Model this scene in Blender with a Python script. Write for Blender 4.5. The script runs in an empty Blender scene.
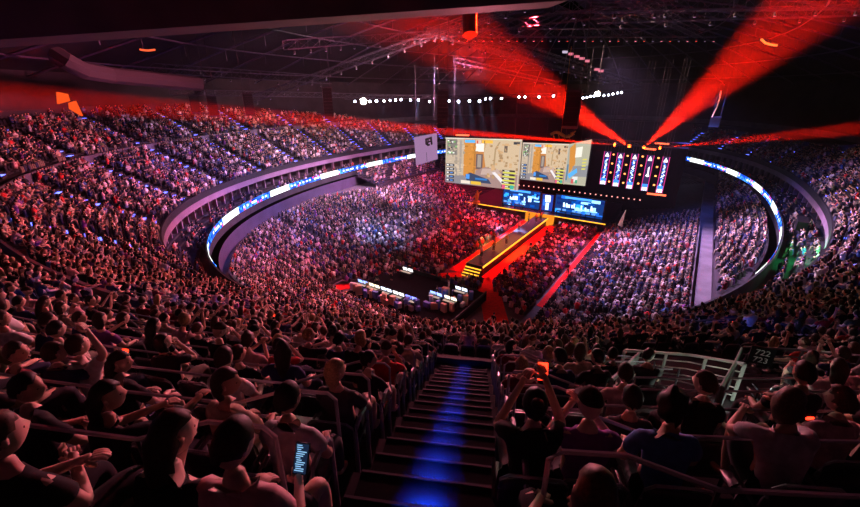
import bpy, bmesh, math, random
import numpy as np
from mathutils import Vector, Matrix
random.seed(7); RNG = np.random.default_rng(11)
SC = bpy.context.scene; COL = SC.collection
R = math.radians
# ------------------------------------------------------------------ camera (photo 860x507)
FPX, CX, CY, PITCH = 400.0, 430.0, 253.5, R(22)
EYE = 22.0
SP, CP = math.sin(PITCH), math.cos(PITCH)
cam_d = bpy.data.cameras.new('camera'); cam = bpy.data.objects.new('camera', cam_d); COL.objects.link(cam)
cam.location = (0, 0, EYE); cam.rotation_euler = (R(90) - PITCH, 0, 0)
cam_d.sensor_width = 36; cam_d.lens = 36 * FPX / 860; cam_d.clip_start = .05; cam_d.clip_end = 600
SC.camera = cam
def at(x, y, z=None, d=None):
    """pixel -> world point on height z, or at camera depth d"""
    u, v = (x - CX) / FPX, (y - CY) / FPX
    r = Vector((u, CP - v * SP, -SP - v * CP))
    t = d if d is not None else (z - EYE) / r.z
    return Vector((0, 0, EYE)) + r * t
def px(p):
    X, Y, Z = p[0], p[1], p[2] - EYE
    d = Y * CP - Z * SP
    if d < .05: return (-9999, -9999, d)
    return CX + FPX * X / d, CY - FPX * (Y * SP + Z * CP) / d, d
# ------------------------------------------------------------------ bowl geometry
CEN = np.array([18.67, 75.26]); TH = .587
AX = np.array([math.sin(TH), math.cos(TH)]); PX = np.array([-AX[1], AX[0]])
RA, RB, RN = 60.3, 39.9, 2.27
def fpow(x): return np.sign(x) * np.abs(x) ** (2 / RN)
def ring(t, r):
    t = np.asarray(t, float)
    s = (RA + r) * fpow(np.cos(t)); q = (RB + r) * fpow(np.sin(t))
    return CEN[0] + s * AX[0] + q * PX[0], CEN[1] + s * AX[1] + q * PX[1]
def loc(X, Y):
    dx, dy = X - CEN[0], Y - CEN[1]
    return dx * AX[0] + dy * AX[1], dx * PX[0] + dy * PX[1]
def world(s, q): return CEN[0] + s * AX[0] + q * PX[0], CEN[1] + s * AX[1] + q * PX[1]
def rof(X, Y):
    s, q = map(abs, loc(X, Y)); lo, hi = -38., 60.
    for _ in range(40):
        m = (lo + hi) / 2
        if (s / (RA + m)) ** RN + (q / (RB + m)) ** RN > 1: lo = m
        else: hi = m
    return lo
def tof(X, Y):
    s, q = loc(X, Y); r = rof(X, Y)
    c, d = abs(s / (RA + r)) ** (RN / 2), abs(q / (RB + r)) ** (RN / 2)
    return math.atan2(math.copysign(d, q), math.copysign(c, s)) % (2 * math.pi)
RCAM = rof(0, 0); Z0 = 9.0; SLOPE = (EYE - 1.9 - Z0) / RCAM
R0 = RCAM - 1.58                                        # front edge of row 0's tread
ROW = .8
T0 = tof(-.35, 0)
TT = np.linspace(0, 2 * math.pi, 2881)
def arc_table(r):
    x, y = ring(TT, r); s = np.concatenate([[0], np.cumsum(np.hypot(np.diff(x), np.diff(y)))])
    return s
def row_z(j): return Z0 + SLOPE * (R0 - ROW * j + ROW / 2)
J_WALK = 10
def rtop(t):
    x, y = ring(t, 14.0); s, q = loc(x, y)
    v = np.interp(s, [-60, -30, -20, 0, 14, 22, 32], [16.6, 16.9, 15.0, 12.2, 8.8, 6.5, 5.5])
    dt = np.abs((t - T0 + math.pi) % (2 * math.pi) - math.pi)
    return np.where(dt < R(17), R0 + 3.6, v)
# ------------------------------------------------------------------ materials
MATS = {}
def mat(name, col=(.5, .5, .5), rough=.8, metal=0., attr=None, objcol=False, emit=None, es=1., noise=0., nscale=5., spec=.3, bump=0.):
    if name in MATS: return MATS[name]
    m = bpy.data.materials.new(name); m.use_nodes = True; nt = m.node_tree; nt.nodes.clear()
    out = nt.nodes.new('ShaderNodeOutputMaterial')
    if emit is not None or (attr and es and attr.startswith('E:')):
        e = nt.nodes.new('ShaderNodeEmission'); e.inputs['Strength'].default_value = es
        if attr:
            a = nt.nodes.new('ShaderNodeAttribute'); a.attribute_name = attr[2:]; nt.links.new(a.outputs['Color'], e.inputs['Color'])
        else: e.inputs['Color'].default_value = (*emit, 1)
        nt.links.new(e.outputs[0], out.inputs['Surface'])
    else:
        b = nt.nodes.new('ShaderNodeBsdfPrincipled'); b.inputs['Roughness'].default_value = rough; b.inputs['Metallic'].default_value = metal
        b.inputs['Specular IOR Level'].default_value = spec
        b.inputs['Base Color'].default_value = (*col, 1)
        src = None
        if attr:
            a = nt.nodes.new('ShaderNodeAttribute'); a.attribute_name = attr; src = a.outputs['Color']
        if objcol:
            a = nt.nodes.new('ShaderNodeObjectInfo'); src = a.outputs['Color']
        if noise > 0:
            tc = nt.nodes.new('ShaderNodeTexCoord'); n = nt.nodes.new('ShaderNodeTexNoise'); n.inputs['Scale'].default_value = nscale; n.inputs['Detail'].default_value = 6
            nt.links.new(tc.outputs['Object'], n.inputs['Vector'])
            mx = nt.nodes.new('ShaderNodeMix'); mx.data_type = 'RGBA'; mx.blend_type = 'MULTIPLY'; mx.inputs[0].default_value = noise
            if src: nt.links.new(src, mx.inputs[6])
            else: mx.inputs[6].default_value = (*col, 1)
            cr = nt.nodes.new('ShaderNodeValToRGB'); cr.color_ramp.elements[0].position = .35; cr.color_ramp.elements[1].position = .65
            cr.color_ramp.elements[0].color = (.25, .25, .25, 1); cr.color_ramp.elements[1].color = (1.2, 1.2, 1.2, 1)
            nt.links.new(n.outputs['Fac'], cr.inputs[0]); nt.links.new(cr.outputs[0], mx.inputs[7]); src = mx.outputs[2]
            if bump:
                bp = nt.nodes.new('ShaderNodeBump'); bp.inputs['Strength'].default_value = bump; nt.links.new(n.outputs['Fac'], bp.inputs['Height']); nt.links.new(bp.outputs[0], b.inputs['Normal'])
        if src: nt.links.new(src, b.inputs['Base Color'])
        nt.links.new(b.outputs[0], out.inputs['Surface'])
    MATS[name] = m; return m
CONC = mat('concrete', (.030, .028, .034), .85, noise=.5, nscale=.8)
CONC_L = mat('pale_concrete', (.11, .10, .12), .8, noise=.4, nscale=.6)
FASCIA = mat('fascia_panel', (.20, .14, .2), .6, noise=.25, nscale=.5)
DARK = mat('dark_paint', (.012, .012, .016), .7, noise=.3, nscale=2)
DWALL = mat('dark_wall', (.03, .022, .034), .8, noise=.4, nscale=.4)
ROOFM = mat('roof_deck', (.007, .006, .014), .8, noise=.6, nscale=.7)
STEEL = mat('painted_steel', (.16, .15, .17), .38, metal=.7, noise=.2, nscale=6)
STEEL_D = mat('dark_steel', (.05, .045, .06), .5, metal=.5, noise=.3, nscale=6)
TRUSSM = mat('truss_aluminium', (.08, .07, .11), .5, metal=.5, noise=.2, nscale=8)
PLAST = mat('seat_plastic', (.018, .018, .028), .42, noise=.3, nscale=9, spec=.5)
CARPET = mat('red_carpet', (.70, .006, .006), .9, noise=.3, nscale=3)
FLOORM = mat('arena_floor', (.10, .075, .09), .7, noise=.4, nscale=.8)
BLACKM = mat('black_cabinet', (.01, .01, .012), .5, noise=.2, nscale=8)
CLOTH = mat('cloth', objcol=True, rough=.9, noise=.35, nscale=14, bump=.15)
SKIN = mat('skin', objcol=True, rough=.55, noise=.1, nscale=20)
HAIR = mat('hair', objcol=True, rough=.55, noise=.6, nscale=60, bump=.5)
EYEM = mat('eye', (.03, .02, .02), .2)
TINT = mat('crowd_cloth_and_skin', attr='tint', rough=.85)
SCREEN = mat('screen_picture', attr='E:tint', es=1.3)
def glow(name, col, s): return mat(name, emit=col, es=s)
# ------------------------------------------------------------------ mesh helpers
class MB:
    def __init__(s): s.v = []; s.f = []; s.c = []; s.m = []
    def add(s, vs, fs, col=None, mi=0):
        o = len(s.v); s.v += [tuple(v) for v in vs]; s.f += [tuple(i + o for i in f) for f in fs]
        s.c += [col or (1, 1, 1)] * len(fs); s.m += [mi] * len(fs); return s
    def box(s, c, sz, rz=0, col=None, mi=0, mtx=None):
        hx, hy, hz = sz[0] / 2, sz[1] / 2, sz[2] / 2
        vs = [Vector((x, y, z)) for z in (-hz, hz) for y in (-hy, hy) for x in (-hx, hx)]
        M = mtx if mtx is not None else Matrix.Rotation(rz, 3, 'Z')
        vs = [M @ v + Vector(c) for v in vs]
        return s.add(vs, [(0, 2, 3, 1), (4, 5, 7, 6), (0, 1, 5, 4), (1, 3, 7, 5), (3, 2, 6, 7), (2, 0, 4, 6)], col, mi)
    def bar(s, p, q, r, n=6, col=None, mi=0, r2=None):
        p, q = Vector(p), Vector(q); d = q - p
        if d.length < 1e-6: return s
        d.normalize(); up = Vector((0, 0, 1)) if abs(d.z) < .9 else Vector((1, 0, 0))
        a = d.cross(up).normalized(); b = d.cross(a); r2 = r if r2 is None else r2
        vs = [p + (a * math.cos(k * 2 * math.pi / n) + b * math.sin(k * 2 * math.pi / n)) * r for k in range(n)]
        vs += [q + (a * math.cos(k * 2 * math.pi / n) + b * math.sin(k * 2 * math.pi / n)) * r2 for k in range(n)]
        fs = [(k, (k + 1) % n, n + (k + 1) % n, n + k) for k in range(n)] + [tuple(range(n))[::-1], tuple(range(n, 2 * n))]
        return s.add(vs, fs, col, mi)
    def path(s, pts, r, n=6, col=None, mi=0):
        pts = [Vector(p) for p in pts]; rings = []
        for i, p in enumerate(pts):
            d = (pts[min(i + 1, len(pts) - 1)] - pts[max(i - 1, 0)]).normalized()
            up = Vector((0, 0, 1)) if abs(d.z) < .95 else Vector((1, 0, 0))
            a = d.cross(up).normalized(); b = d.cross(a)
            rings.append([p + (a * math.cos(k * 2 * math.pi / n) + b * math.sin(k * 2 * math.pi / n)) * r for k in range(n)])
        vs = [v for g in rings for v in g]; fs = []
        for i in range(len(pts) - 1):
            for k in range(n): fs.append((i * n + k, i * n + (k + 1) % n, (i + 1) * n + (k + 1) % n, (i + 1) * n + k))
        fs += [tuple(range(n))[::-1], tuple(range((len(pts) - 1) * n, len(pts) * n))]
        return s.add(vs, fs, col, mi)
    def quad(s, a, b, c, d, col=None, mi=0): return s.add([a, b, c, d], [(0, 1, 2, 3)], col, mi)
    def mesh(s, name, mats, smooth=False, tint=False):
        me = bpy.data.meshes.new(name); me.from_pydata(s.v, [], s.f)
        for m in (mats if isinstance(mats, (list, tuple)) else [mats]): me.materials.append(m)
        me.polygons.foreach_set('material_index', s.m)
        if smooth: me.polygons.foreach_set('use_smooth', [True] * len(s.f))
        if tint:
            a = me.attributes.new('tint', 'FLOAT_COLOR', 'FACE'); a.data.foreach_set('color', np.array([(*c, 1) for c in s.c], np.float32).ravel())
        me.update(); return me
def link(name, me, parent=None, loc_=None, **props):
    o = bpy.data.objects.new(name, me); COL.objects.link(o)
    if parent is not None: o.parent = parent
    if loc_ is not None: o.location = loc_
    for k, v in props.items(): o[k] = v
    return o
def empty(name, loc_=(0, 0, 0), rz=0, **props):
    o = link(name, None, None, loc_, **props); o.rotation_euler = (0, 0, rz); o.empty_display_size = .1; return o
def struct(name, mb, m, label=None, **kw):
    o = link(name, mb.mesh(name, m, **kw)); o['kind'] = 'structure'
    if label: o['label'] = label
    return o
def thing(name, mb, m, label, cat, group=None, **kw):
    o = link(name, mb.mesh(name, m, **kw), None, None, label=label, category=cat)
    if group: o['group'] = group
    return o
def part(name, mb, m, parent, label=None, **kw):
    o = link(name, mb.mesh(name, m, **kw), parent)
    if label: o['label'] = label
    return o
def ringstrip(mb, prof, t0=0., t1=2 * math.pi, n=240, rt=None, col=None, closed=False):
    """sweep a profile of (r, z) points round the bowl"""
    ts = np.linspace(t0, t1, n + 1); pts = []
    for (r, z) in prof:
        rr = (rt(ts, r) if rt else r) + 0 * ts
        zz = z(ts, rr) if callable(z) else np.full(n + 1, z)
        x, y = ring(ts, rr); pts.append(np.stack([x, y, zz], 1))
    k = len(prof); vs = np.concatenate(pts); fs = []
    m = k if closed else k - 1
    for j in range(m):
        a, b = j * (n + 1), ((j + 1) % k) * (n + 1)
        for i in range(n): fs.append((a + i, a + i + 1, b + i + 1, b + i))
    mb.add(vs.tolist(), fs, col)
    return mb
# ================================================================== SETTING
# upper tier: stepped treads and risers
mb = MB(); ts = np.linspace(0, 2 * math.pi, 361); RT = rtop(ts)
NROW = int(R0 / ROW) + 1
prof = []
for j in range(-5, NROW + 1):
    rf = max(R0 - ROW * j, 0.); rb = R0 - ROW * (j - 1)
    z = row_z(j)
    for rr in (rb, rf): prof.append((rr, z))
pts = []
for (r, z) in prof:
    rr = np.minimum(r, RT); zz = np.minimum(z, Z0 + SLOPE * RT + .25)
    x, y = ring(ts, rr); pts.append(np.stack([x, y, zz], 1))
vs = np.concatenate(pts); n1 = len(ts); fs = []
for j in range(len(prof) - 1):
    for i in range(n1 - 1): fs.append((j * n1 + i, j * n1 + i + 1, (j + 1) * n1 + i + 1, (j + 1) * n1 + i))
mb.add(vs.tolist(), fs); struct('floor_upper_tier', mb, CONC)
ZRIM = row_z(NROW)
# walkway parapet half way up the tier
mb = MB(); zw = row_z(J_WALK); rw = R0 - ROW * J_WALK
NEAR = R(13)
ringstrip(mb, [(rw - .02, zw - .5), (rw - .02, zw + .62), (rw + .12, zw + .62), (rw + .12, zw - .02)], T0 + NEAR, T0 + 2 * math.pi - NEAR, n=300)
struct('wall_walkway', mb, CONC_L)
# rim parapet, fascia, suite level
mb = MB(); ringstrip(mb, [(.05, ZRIM), (.05, ZRIM + .75), (-.12, ZRIM + .75), (-.12, ZRIM - .1), (-.12, ZRIM - .15)])
struct('wall_rim', mb, DARK)
mb = MB(); ringstrip(mb, [(-.14, ZRIM - .05), (-.16, ZRIM - .85), (.3, ZRIM - .9), (.3, ZRIM - .4)])
struct('wall_fascia', mb, FASCIA)
mb = MB(); ringstrip(mb, [(.3, ZRIM - 1.0), (2.4, ZRIM - 1.0)]); struct('ceiling_suites', mb, DWALL)
mb = MB(); ringstrip(mb, [(2.4, ZRIM - 1.0), (2.4, 5.9)]); struct('wall_suites', mb, DWALL)
mb = MB()
for k in range(150):
    t = k * 2 * math.pi / 150; x, y = ring(t, 1.0); x2, y2 = ring(t, 2.4); a = math.atan2(y2 - y, x2 - x)
    if px((x, y, 7))[2] < 5: continue
    mb.box((x, y, (ZRIM - 1 + 6.3) / 2), (.5, .35, ZRIM - 1 - 6.3), a)
struct('trim_suite_columns', mb, FASCIA)
prof = [(2.4, 6.3), (.6, 6.3), (.6, 6.05), (-.4, 6.05), (-.4, 5.8), (-1.4, 5.8), (-1.4, 5.55), (-2.4, 5.55), (-2.4, 5.3), (-3.3, 5.3), (-3.3, 7.0), (-3.46, 7.0), (-3.46, 5.1), (-1.5, 4.6)]
mb = MB(); ringstrip(mb, prof); struct('floor_suite_level', mb, CONC)
def outer(t):
    """outer edge of the lower bowl in hall coordinates; its long right side runs straight"""
    t = np.asarray(t, float) % (2 * math.pi)
    r = np.interp(t, [0, R(98), R(110), R(158), R(172), R(190), R(215), R(228), 6.2832], [-11.8, -11.8, -4.9, -4.9, -6.4, -7.0, -6., -4.9, -4.9])
    so, qo = loc(*ring(t, r))
    return so, np.maximum(qo, -28.2)
# lower level: walkway, wall, middle tier
mb = MB(); ringstrip(mb, [(-4.2, 6.0 - 1), (-4.2, 3.0)], n=240); struct('wall_lower_back', mb, mat('purple_wall', (.05, .04, .08), .7, noise=.3, nscale=.5))
mb = MB(); ts = np.linspace(0, 2 * math.pi, 361); s_, q_ = outer(ts); x0, y0 = world(s_, q_); x1, y1 = ring(ts, -4.2); n1 = 361
mb.add(np.concatenate([np.stack([x0, y0, 0 * x0 + 2.98], 1), np.stack([x1, y1, 0 * x1 + 2.98], 1)]).tolist(), [(i, i + 1, n1 + i + 1, n1 + i) for i in range(360)]); struct('floor_concourse', mb, CONC_L)
mb = MB()
TM0, TM1 = -R(133), R(98)
prof = [(-4.3, 5.35)]
for k in range(7): prof += [(-5.05 - k * .75, 5.35 - k * .3), (-5.05 - k * .75, 5.05 - k * .3)]
prof += [(-10.35, 3.25), (-10.35, 3.75), (-10.45, 3.75), (-10.45, 2.98)]
ringstrip(mb, prof, TM0, TM1, n=500)
def drop(v):
    s_, q_ = loc(v[0], v[1]); 
    if not (-29.9 < q_ < 0): return v
    X, Y = world(s_, -29.9); return (float(X), float(Y), v[2])
mb.v = [drop(v) for v in mb.v]
struct('floor_middle_tier', mb, DWALL)
mb = MB(); ts = np.linspace(0, 2 * math.pi, 361); s_, q_ = outer(ts); x0, y0 = world(s_, q_); c0 = world(-10., -2.); x1, y1 = x0 + (c0[0] - x0) * .005, y0 + (c0[1] - y0) * .005
mb.add(np.concatenate([np.stack([a, b, 0 * a + z], 1) for a, b, z in ((x0, y0, 2.9), (x0, y0, 3.5), (x1, y1, 3.5), (x1, y1, 2.5))]).tolist(), [(k * 361 + i, k * 361 + i + 1, (k + 1) * 361 + i + 1, (k + 1) * 361 + i) for k in range(3) for i in range(360)]); struct('wall_lower_parapet', mb, CONC_L)
# lower bowl: rows between the floor rectangle and the ring at -10
QL, QR, S0F, S1F = 8.4, -15.6, -45., 16.
NB = 18
def bowl_pt(t, f):
    so, qo = outer(t)
    si = np.clip(so, S0F, 60.); qi = np.clip(qo, QR, QL)
    return si + (so - si) * f, qi + (qo - qi) * f
def bowl_z(f): return .35 + 2.55 * f
mb = MB(); ts = np.linspace(0, 2 * math.pi, 361); pts = []
for k in range(NB):
    for f in (k / NB, (k + 1) / NB):
        s, q = bowl_pt(ts, f); x, y = world(s, q); pts.append(np.stack([x, y, np.full(361, bowl_z(k / NB))], 1))
s, q = bowl_pt(ts, 1.0); x, y = world(s, q); pts.append(np.stack([x, y, np.full(361, 3.0)], 1))
s, q = bowl_pt(ts, 0.0); x, y = world(s, q); pts.insert(0, np.stack([x, y, np.full(361, 0.)], 1))
vs = np.concatenate(pts); fs = []
for j in range(len(pts) - 1):
    for i in range(360): fs.append((j * 361 + i, j * 361 + i + 1, (j + 1) * 361 + i + 1, (j + 1) * 361 + i))
mb.add(vs.tolist(), fs); struct('floor_lower_bowl', mb, CONC)
mb = MB(); x, y = ring(ts[:-1], -4.3); mb.add([(a, b, 0.) for a, b in zip(x, y)], [tuple(range(360))]); struct('floor', mb, FLOORM)
# outer wall and roof
mb = MB()
ts = np.linspace(0, 2 * math.pi, 241); RT = rtop(ts)
def pr(r, z): x, y = ring(ts, r); return np.stack([x, y, np.broadcast_to(z, x.shape)], 1)
dtc = np.abs((ts - T0 + math.pi) % (2 * math.pi) - math.pi)
ROUT = np.where(dtc < R(17), RT, np.maximum(RT, 18.5))
ZT = Z0 + SLOPE * RT
a = [pr(RT, ZT - 1.), pr(RT, ZT + 1.1), pr(RT + .3, ZT + 1.1), pr(ROUT + 1.5, ZT + .8), pr(ROUT + 1.5, 24.5)]
vs = np.concatenate(a); fs = []
for j in range(len(a) - 1):
    for i in range(240): fs.append((j * 241 + i, j * 241 + i + 1, (j + 1) * 241 + i + 1, (j + 1) * 241 + i))
mb.add(vs.tolist(), fs); struct('wall_outer', mb, DWALL)
mb = MB(); a = []
for f in np.linspace(0, 1, 15):
    r = (1 - f) * (ROUT + 1.5) + f * (-38)
    z = 24.5 + 12.5 * math.sin(f * math.pi / 2)
    a.append(pr(r, z))
for k in range(14): a.insert(2 * k + 1, a[2 * k] * np.array([1, 1, 1]) - np.array([0, 0, .0]))
vs = np.concatenate(a); fs = []
for j in range(len(a) - 1):
    for i in range(240): fs.append((j * 241 + i, j * 241 + i + 1, (j + 1) * 241 + i + 1, (j + 1) * 241 + i))
mb.add(vs.tolist(), fs); struct('ceiling', mb, ROOFM)

# ================================================================== PEOPLE
def skin_mesh(chains, sub=1, root=None):
    """chains: list of [(pos, (rx, ry)), ...]; equal positions are welded -> one grown surface"""
    vs, rad, es, idx = [], [], [], {}
    for ch in chains:
        prev = None
        for p, r in ch:
            key = tuple(round(c, 4) for c in p)
            if key not in idx: idx[key] = len(vs); vs.append(p); rad.append(r if isinstance(r, tuple) else (r, r))
            if prev is not None and prev != idx[key]: es.append((prev, idx[key]))
            prev = idx[key]
    me = bpy.data.meshes.new('tmp'); me.from_pydata(vs, es, []); o = bpy.data.objects.new('tmp', me); COL.objects.link(o)
    md = o.modifiers.new('s', 'SKIN'); md.use_smooth_shade = True; md.branch_smoothing = .6
    for i, sv in enumerate(me.skin_vertices[0].data): sv.radius = rad[i]; sv.use_root = (i == 0)
    if sub: m2 = o.modifiers.new('u', 'SUBSURF'); m2.levels = sub; m2.render_levels = sub
    dg = bpy.context.evaluated_depsgraph_get(); out = bpy.data.meshes.new_from_object(o.evaluated_get(dg))
    bpy.data.objects.remove(o); bpy.data.meshes.remove(me); return out
def ico(sub):
    bm = bmesh.new(); bmesh.ops.create_icosphere(bm, subdivisions=sub, radius=1.0)
    v = [tuple(x.co) for x in bm.verts]; f = [tuple(y.index for y in x.verts) for x in bm.faces]; bm.free(); return np.array(v), f
def head_geo():
    v, f = ico(3); x, y, z = v.T.copy()
    sx = .078 * (1 - .16 * np.clip(-z, 0, 1)); sy = .098 * (1 - .10 * np.clip(-z, 0, 1) * (y < 0))
    X, Y, Z = x * sx, y * sy, z * .122
    front = (y > .5)
    nose = np.exp(-((x / .16) ** 2 + ((z + .12) / .24) ** 2)) * (y > 0); Y = Y + nose * .028
    eye = np.exp(-(((np.abs(x) - .42) / .18) ** 2 + ((z - .06) / .13) ** 2)) * front; Y = Y - eye * .010
    mouth = np.exp(-((x / .32) ** 2 + ((z + .52) / .08) ** 2)) * front; Y = Y + mouth * .005
    chin = np.exp(-((x / .35) ** 2 + ((z + .85) / .2) ** 2)) * (y > 0); Y = Y + chin * .014
    return np.stack([X, Y, Z], 1), f
HV, HF = head_geo()
def add_head(bm_v, bm_f, M):
    o = len(bm_v); bm_v += [tuple(M @ Vector(v)) for v in HV]; bm_f += [tuple(i + o for i in f) for f in HF]
    for sg in (-1, 1):                                   # ears
        v, f = ico(1); o = len(bm_v)
        bm_v += [tuple(M @ Vector((sg * .078 + a * .012, -.005 + b * .022, -.005 + c * .034))) for a, b, c in v]; bm_f += [tuple(i + o for i in g) for g in f]
def limb(a, b, r1, r2, mid=None):
    a, b = Vector(a), Vector(b); m = (a + b) / 2
    return [(tuple(a), r1), (tuple(m), mid or (r1 + r2) / 2 * 1.04), (tuple(b), r2)]
def hand(wr, el, side, curl=.5, spread=.02):
    """palm, four unequal fingers and a thumb, grown from the wrist"""
    wr, el = Vector(wr), Vector(el); d = (wr - el).normalized(); up = Vector((0, 0, 1))
    s = d.cross(up); s = s.normalized() if s.length > .2 else Vector((1, 0, 0)); nrm = s.cross(d).normalized(); s = s * side
    palm = wr + d * .075; ch = []
    for k, (off, L) in enumerate(((-.028, .072), (-.009, .082), (.010, .076), (.028, .06))):
        b = palm + s * off; c0 = b + d * L * .4 - nrm * curl * .01; c1 = c0 + d * L * .3 * (1 - curl * .5) - nrm * curl * L * .35; c2 = c1 + d * L * .2 * (1 - curl) - nrm * curl * L * .4
        ch.append([(tuple(b - d * .02), .010), (tuple(b), .010), (tuple(c0), .0095), (tuple(c1), .0088), (tuple(c2), .0075)])
    tb = wr + d * .03 - s * .02; t1 = tb + d * .025 - s * .03 - nrm * .01; t2 = t1 + d * .03 - s * .008 - nrm * .012
    ch.append([(tuple(tb), .012), (tuple(t1), .011), (tuple(t2), .009)])
    return palm, ch
def mk_pose(lean=.05, yaw=0., pitch=-.1, tw=0., armL=None, armR=None, kneeL=None, kneeR=None, wide=1., shorts=False, slump=0., roll=0.):
    hip = Vector((0, 0, .50)); up = Vector((0, math.sin(lean), math.cos(lean)))
    sp = hip + up * .20; ch_ = hip + up * .38 + Vector((0, slump * .03, 0)); nb = hip + up * .53 + Vector((0, slump * .06, -slump * .02)); hd = nb + up * .075 + Vector((0, .012 + slump * .04, 0))
    tr = Matrix.Rotation(tw, 3, 'Z')
    sh = {s: nb + tr @ Vector((s * .165 * wide, 0, -.055)) for s in (-1, 1)}
    kn = {-1: Vector(kneeL or (-.15, .44, .53)), 1: Vector(kneeR or (.15, .44, .53))}
    an = {s: kn[s] + Vector((0, .0, 0)) for s in kn}
    for s in kn: an[s] = Vector((kn[s].x, kn[s].y + .02 - (kn[s].z - .53) * .5, .09 if kn[s].z < .7 else kn[s].z - .45))
    defarm = {s: ((s * .25, .12, .70), (s * .13, .36, .61)) for s in (-1, 1)}
    arm = {-1: armL or defarm[-1], 1: armR or defarm[1]}
    torso = [(tuple(hip), (.155 * wide, .125)), (tuple(sp), (.14 * wide, .105)), (tuple(ch_), (.165 * wide, .11)), (tuple(nb + up * -.02), (.09, .07)), (tuple(nb + up * .04), .052), (tuple(hd), .05)]
    chains = [torso]; hands = []
    for s in (-1, 1):
        el, wr = map(Vector, arm[s])
        chains.append([(tuple(ch_), (.165 * wide, .11)), (tuple(sh[s]), .062)] + limb(sh[s], el, .058, .042)[1:] + limb(el, wr, .042, .027)[1:] + [(tuple(wr + (wr - el).normalized() * .06), .03)])
        _, h = hand(wr, el, s); hands += h
        chains.append([(tuple(hip), (.155 * wide, .125)), (s * .10, .08, .50) and ((s * .10, .10, .505), .088)] + limb((s * .10, .10, .505), kn[s], .085, .058, .078)[1:] + limb(kn[s], an[s], .055, .036, .058)[1:] + [((an[s].x, an[s].y + .10, an[s].z - .05), .035), ((an[s].x, an[s].y + .17, an[s].z - .06), .026)])
    body = skin_mesh(chains, 1)
    hm = skin_mesh(hands, 0) if False else None
    bv = [tuple(v.co) for v in body.vertices]; bf = [tuple(p.vertices) for p in body.polygons]; bpy.data.meshes.remove(body)
    for c in hands:
        h = skin_mesh([c], 0); o = len(bv); bv += [tuple(v.co) for v in h.vertices]; bf += [tuple(i + o for i in p.vertices) for p in h.polygons]; bpy.data.meshes.remove(h)
    HM = Matrix.Translation(hd + up * .115 + Vector((0, .015, 0))) @ Matrix.Rotation(yaw, 4, 'Z') @ Matrix.Rotation(roll, 4, 'Y') @ Matrix.Rotation(pitch, 4, 'X')
    add_head(bv, bf, HM); nskin = len(bf)
    for sg in (-1, 1):
        v, f = ico(1); o = len(bv); bv += [tuple(HM @ Vector((sg * .031 + a * .012, .078 + b * .010, .008 + c * .008))) for a, b, c in v]; bf += [tuple(i + o for i in g) for g in f]
    me = bpy.data.meshes.new('person'); me.from_pydata(bv, [], bf); me.materials.append(SKIN); me.materials.append(EYEM)
    me.polygons.foreach_set('use_smooth', [True] * len(bf)); me.polygons.foreach_set('material_index', [0] * nskin + [1] * (len(bf) - nskin))
    e = .014
    st = [(tuple(hip - up * .03), (.165 * wide + e, .132 + e)), (tuple(sp), (.152 * wide + e, .112 + e)), (tuple(ch_), (.170 * wide + e, .114 + e)), (tuple(nb + up * -.01), (.085 + e, .066 + e))]
    sc = [st]
    for s in (-1, 1):
        el = Vector(arm[s][0]); q = sh[s].lerp(el, .72)
        sc.append([(tuple(ch_), (.170 * wide + e, .114 + e)), (tuple(sh[s]), .066 + e), (tuple(sh[s].lerp(el, .4)), .056 + e), (tuple(q), .056 + e)])
    shirt = skin_mesh(sc, 1); shirt.name = 'shirt'; shirt.materials.append(CLOTH)
    tc_ = []
    for s in (-1, 1):
        k = kn[s]; c = [(tuple(hip + Vector((0, .0, -.01))), (.16 * wide + e, .13)), ((s * .10, .10, .505), .090 + e)]
        m = Vector((s * .10, .10, .505)).lerp(k, .55); c += [(tuple(m), .080 + e)]
        if shorts: c += [(tuple(Vector((s * .10, .10, .505)).lerp(k, .82)), .076 + e)]
        else: c += [(tuple(k), .060 + e), (tuple(k.lerp(an[s], .5)), .060 + e), (tuple(k.lerp(an[s], .9)), .048 + e)]
        tc_.append(c)
    tr_ = skin_mesh(tc_, 1); tr_.name = 'trousers'; tr_.materials.append(CLOTH)
    for m_ in (shirt, tr_): m_.polygons.foreach_set('use_smooth', [True] * len(m_.polygons))
    return dict(body=me, shirt=shirt, trousers=tr_, HM=HM, shorts=shorts, wrR=arm[1][1], wrL=arm[-1][1], elR=arm[1][0])
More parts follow.
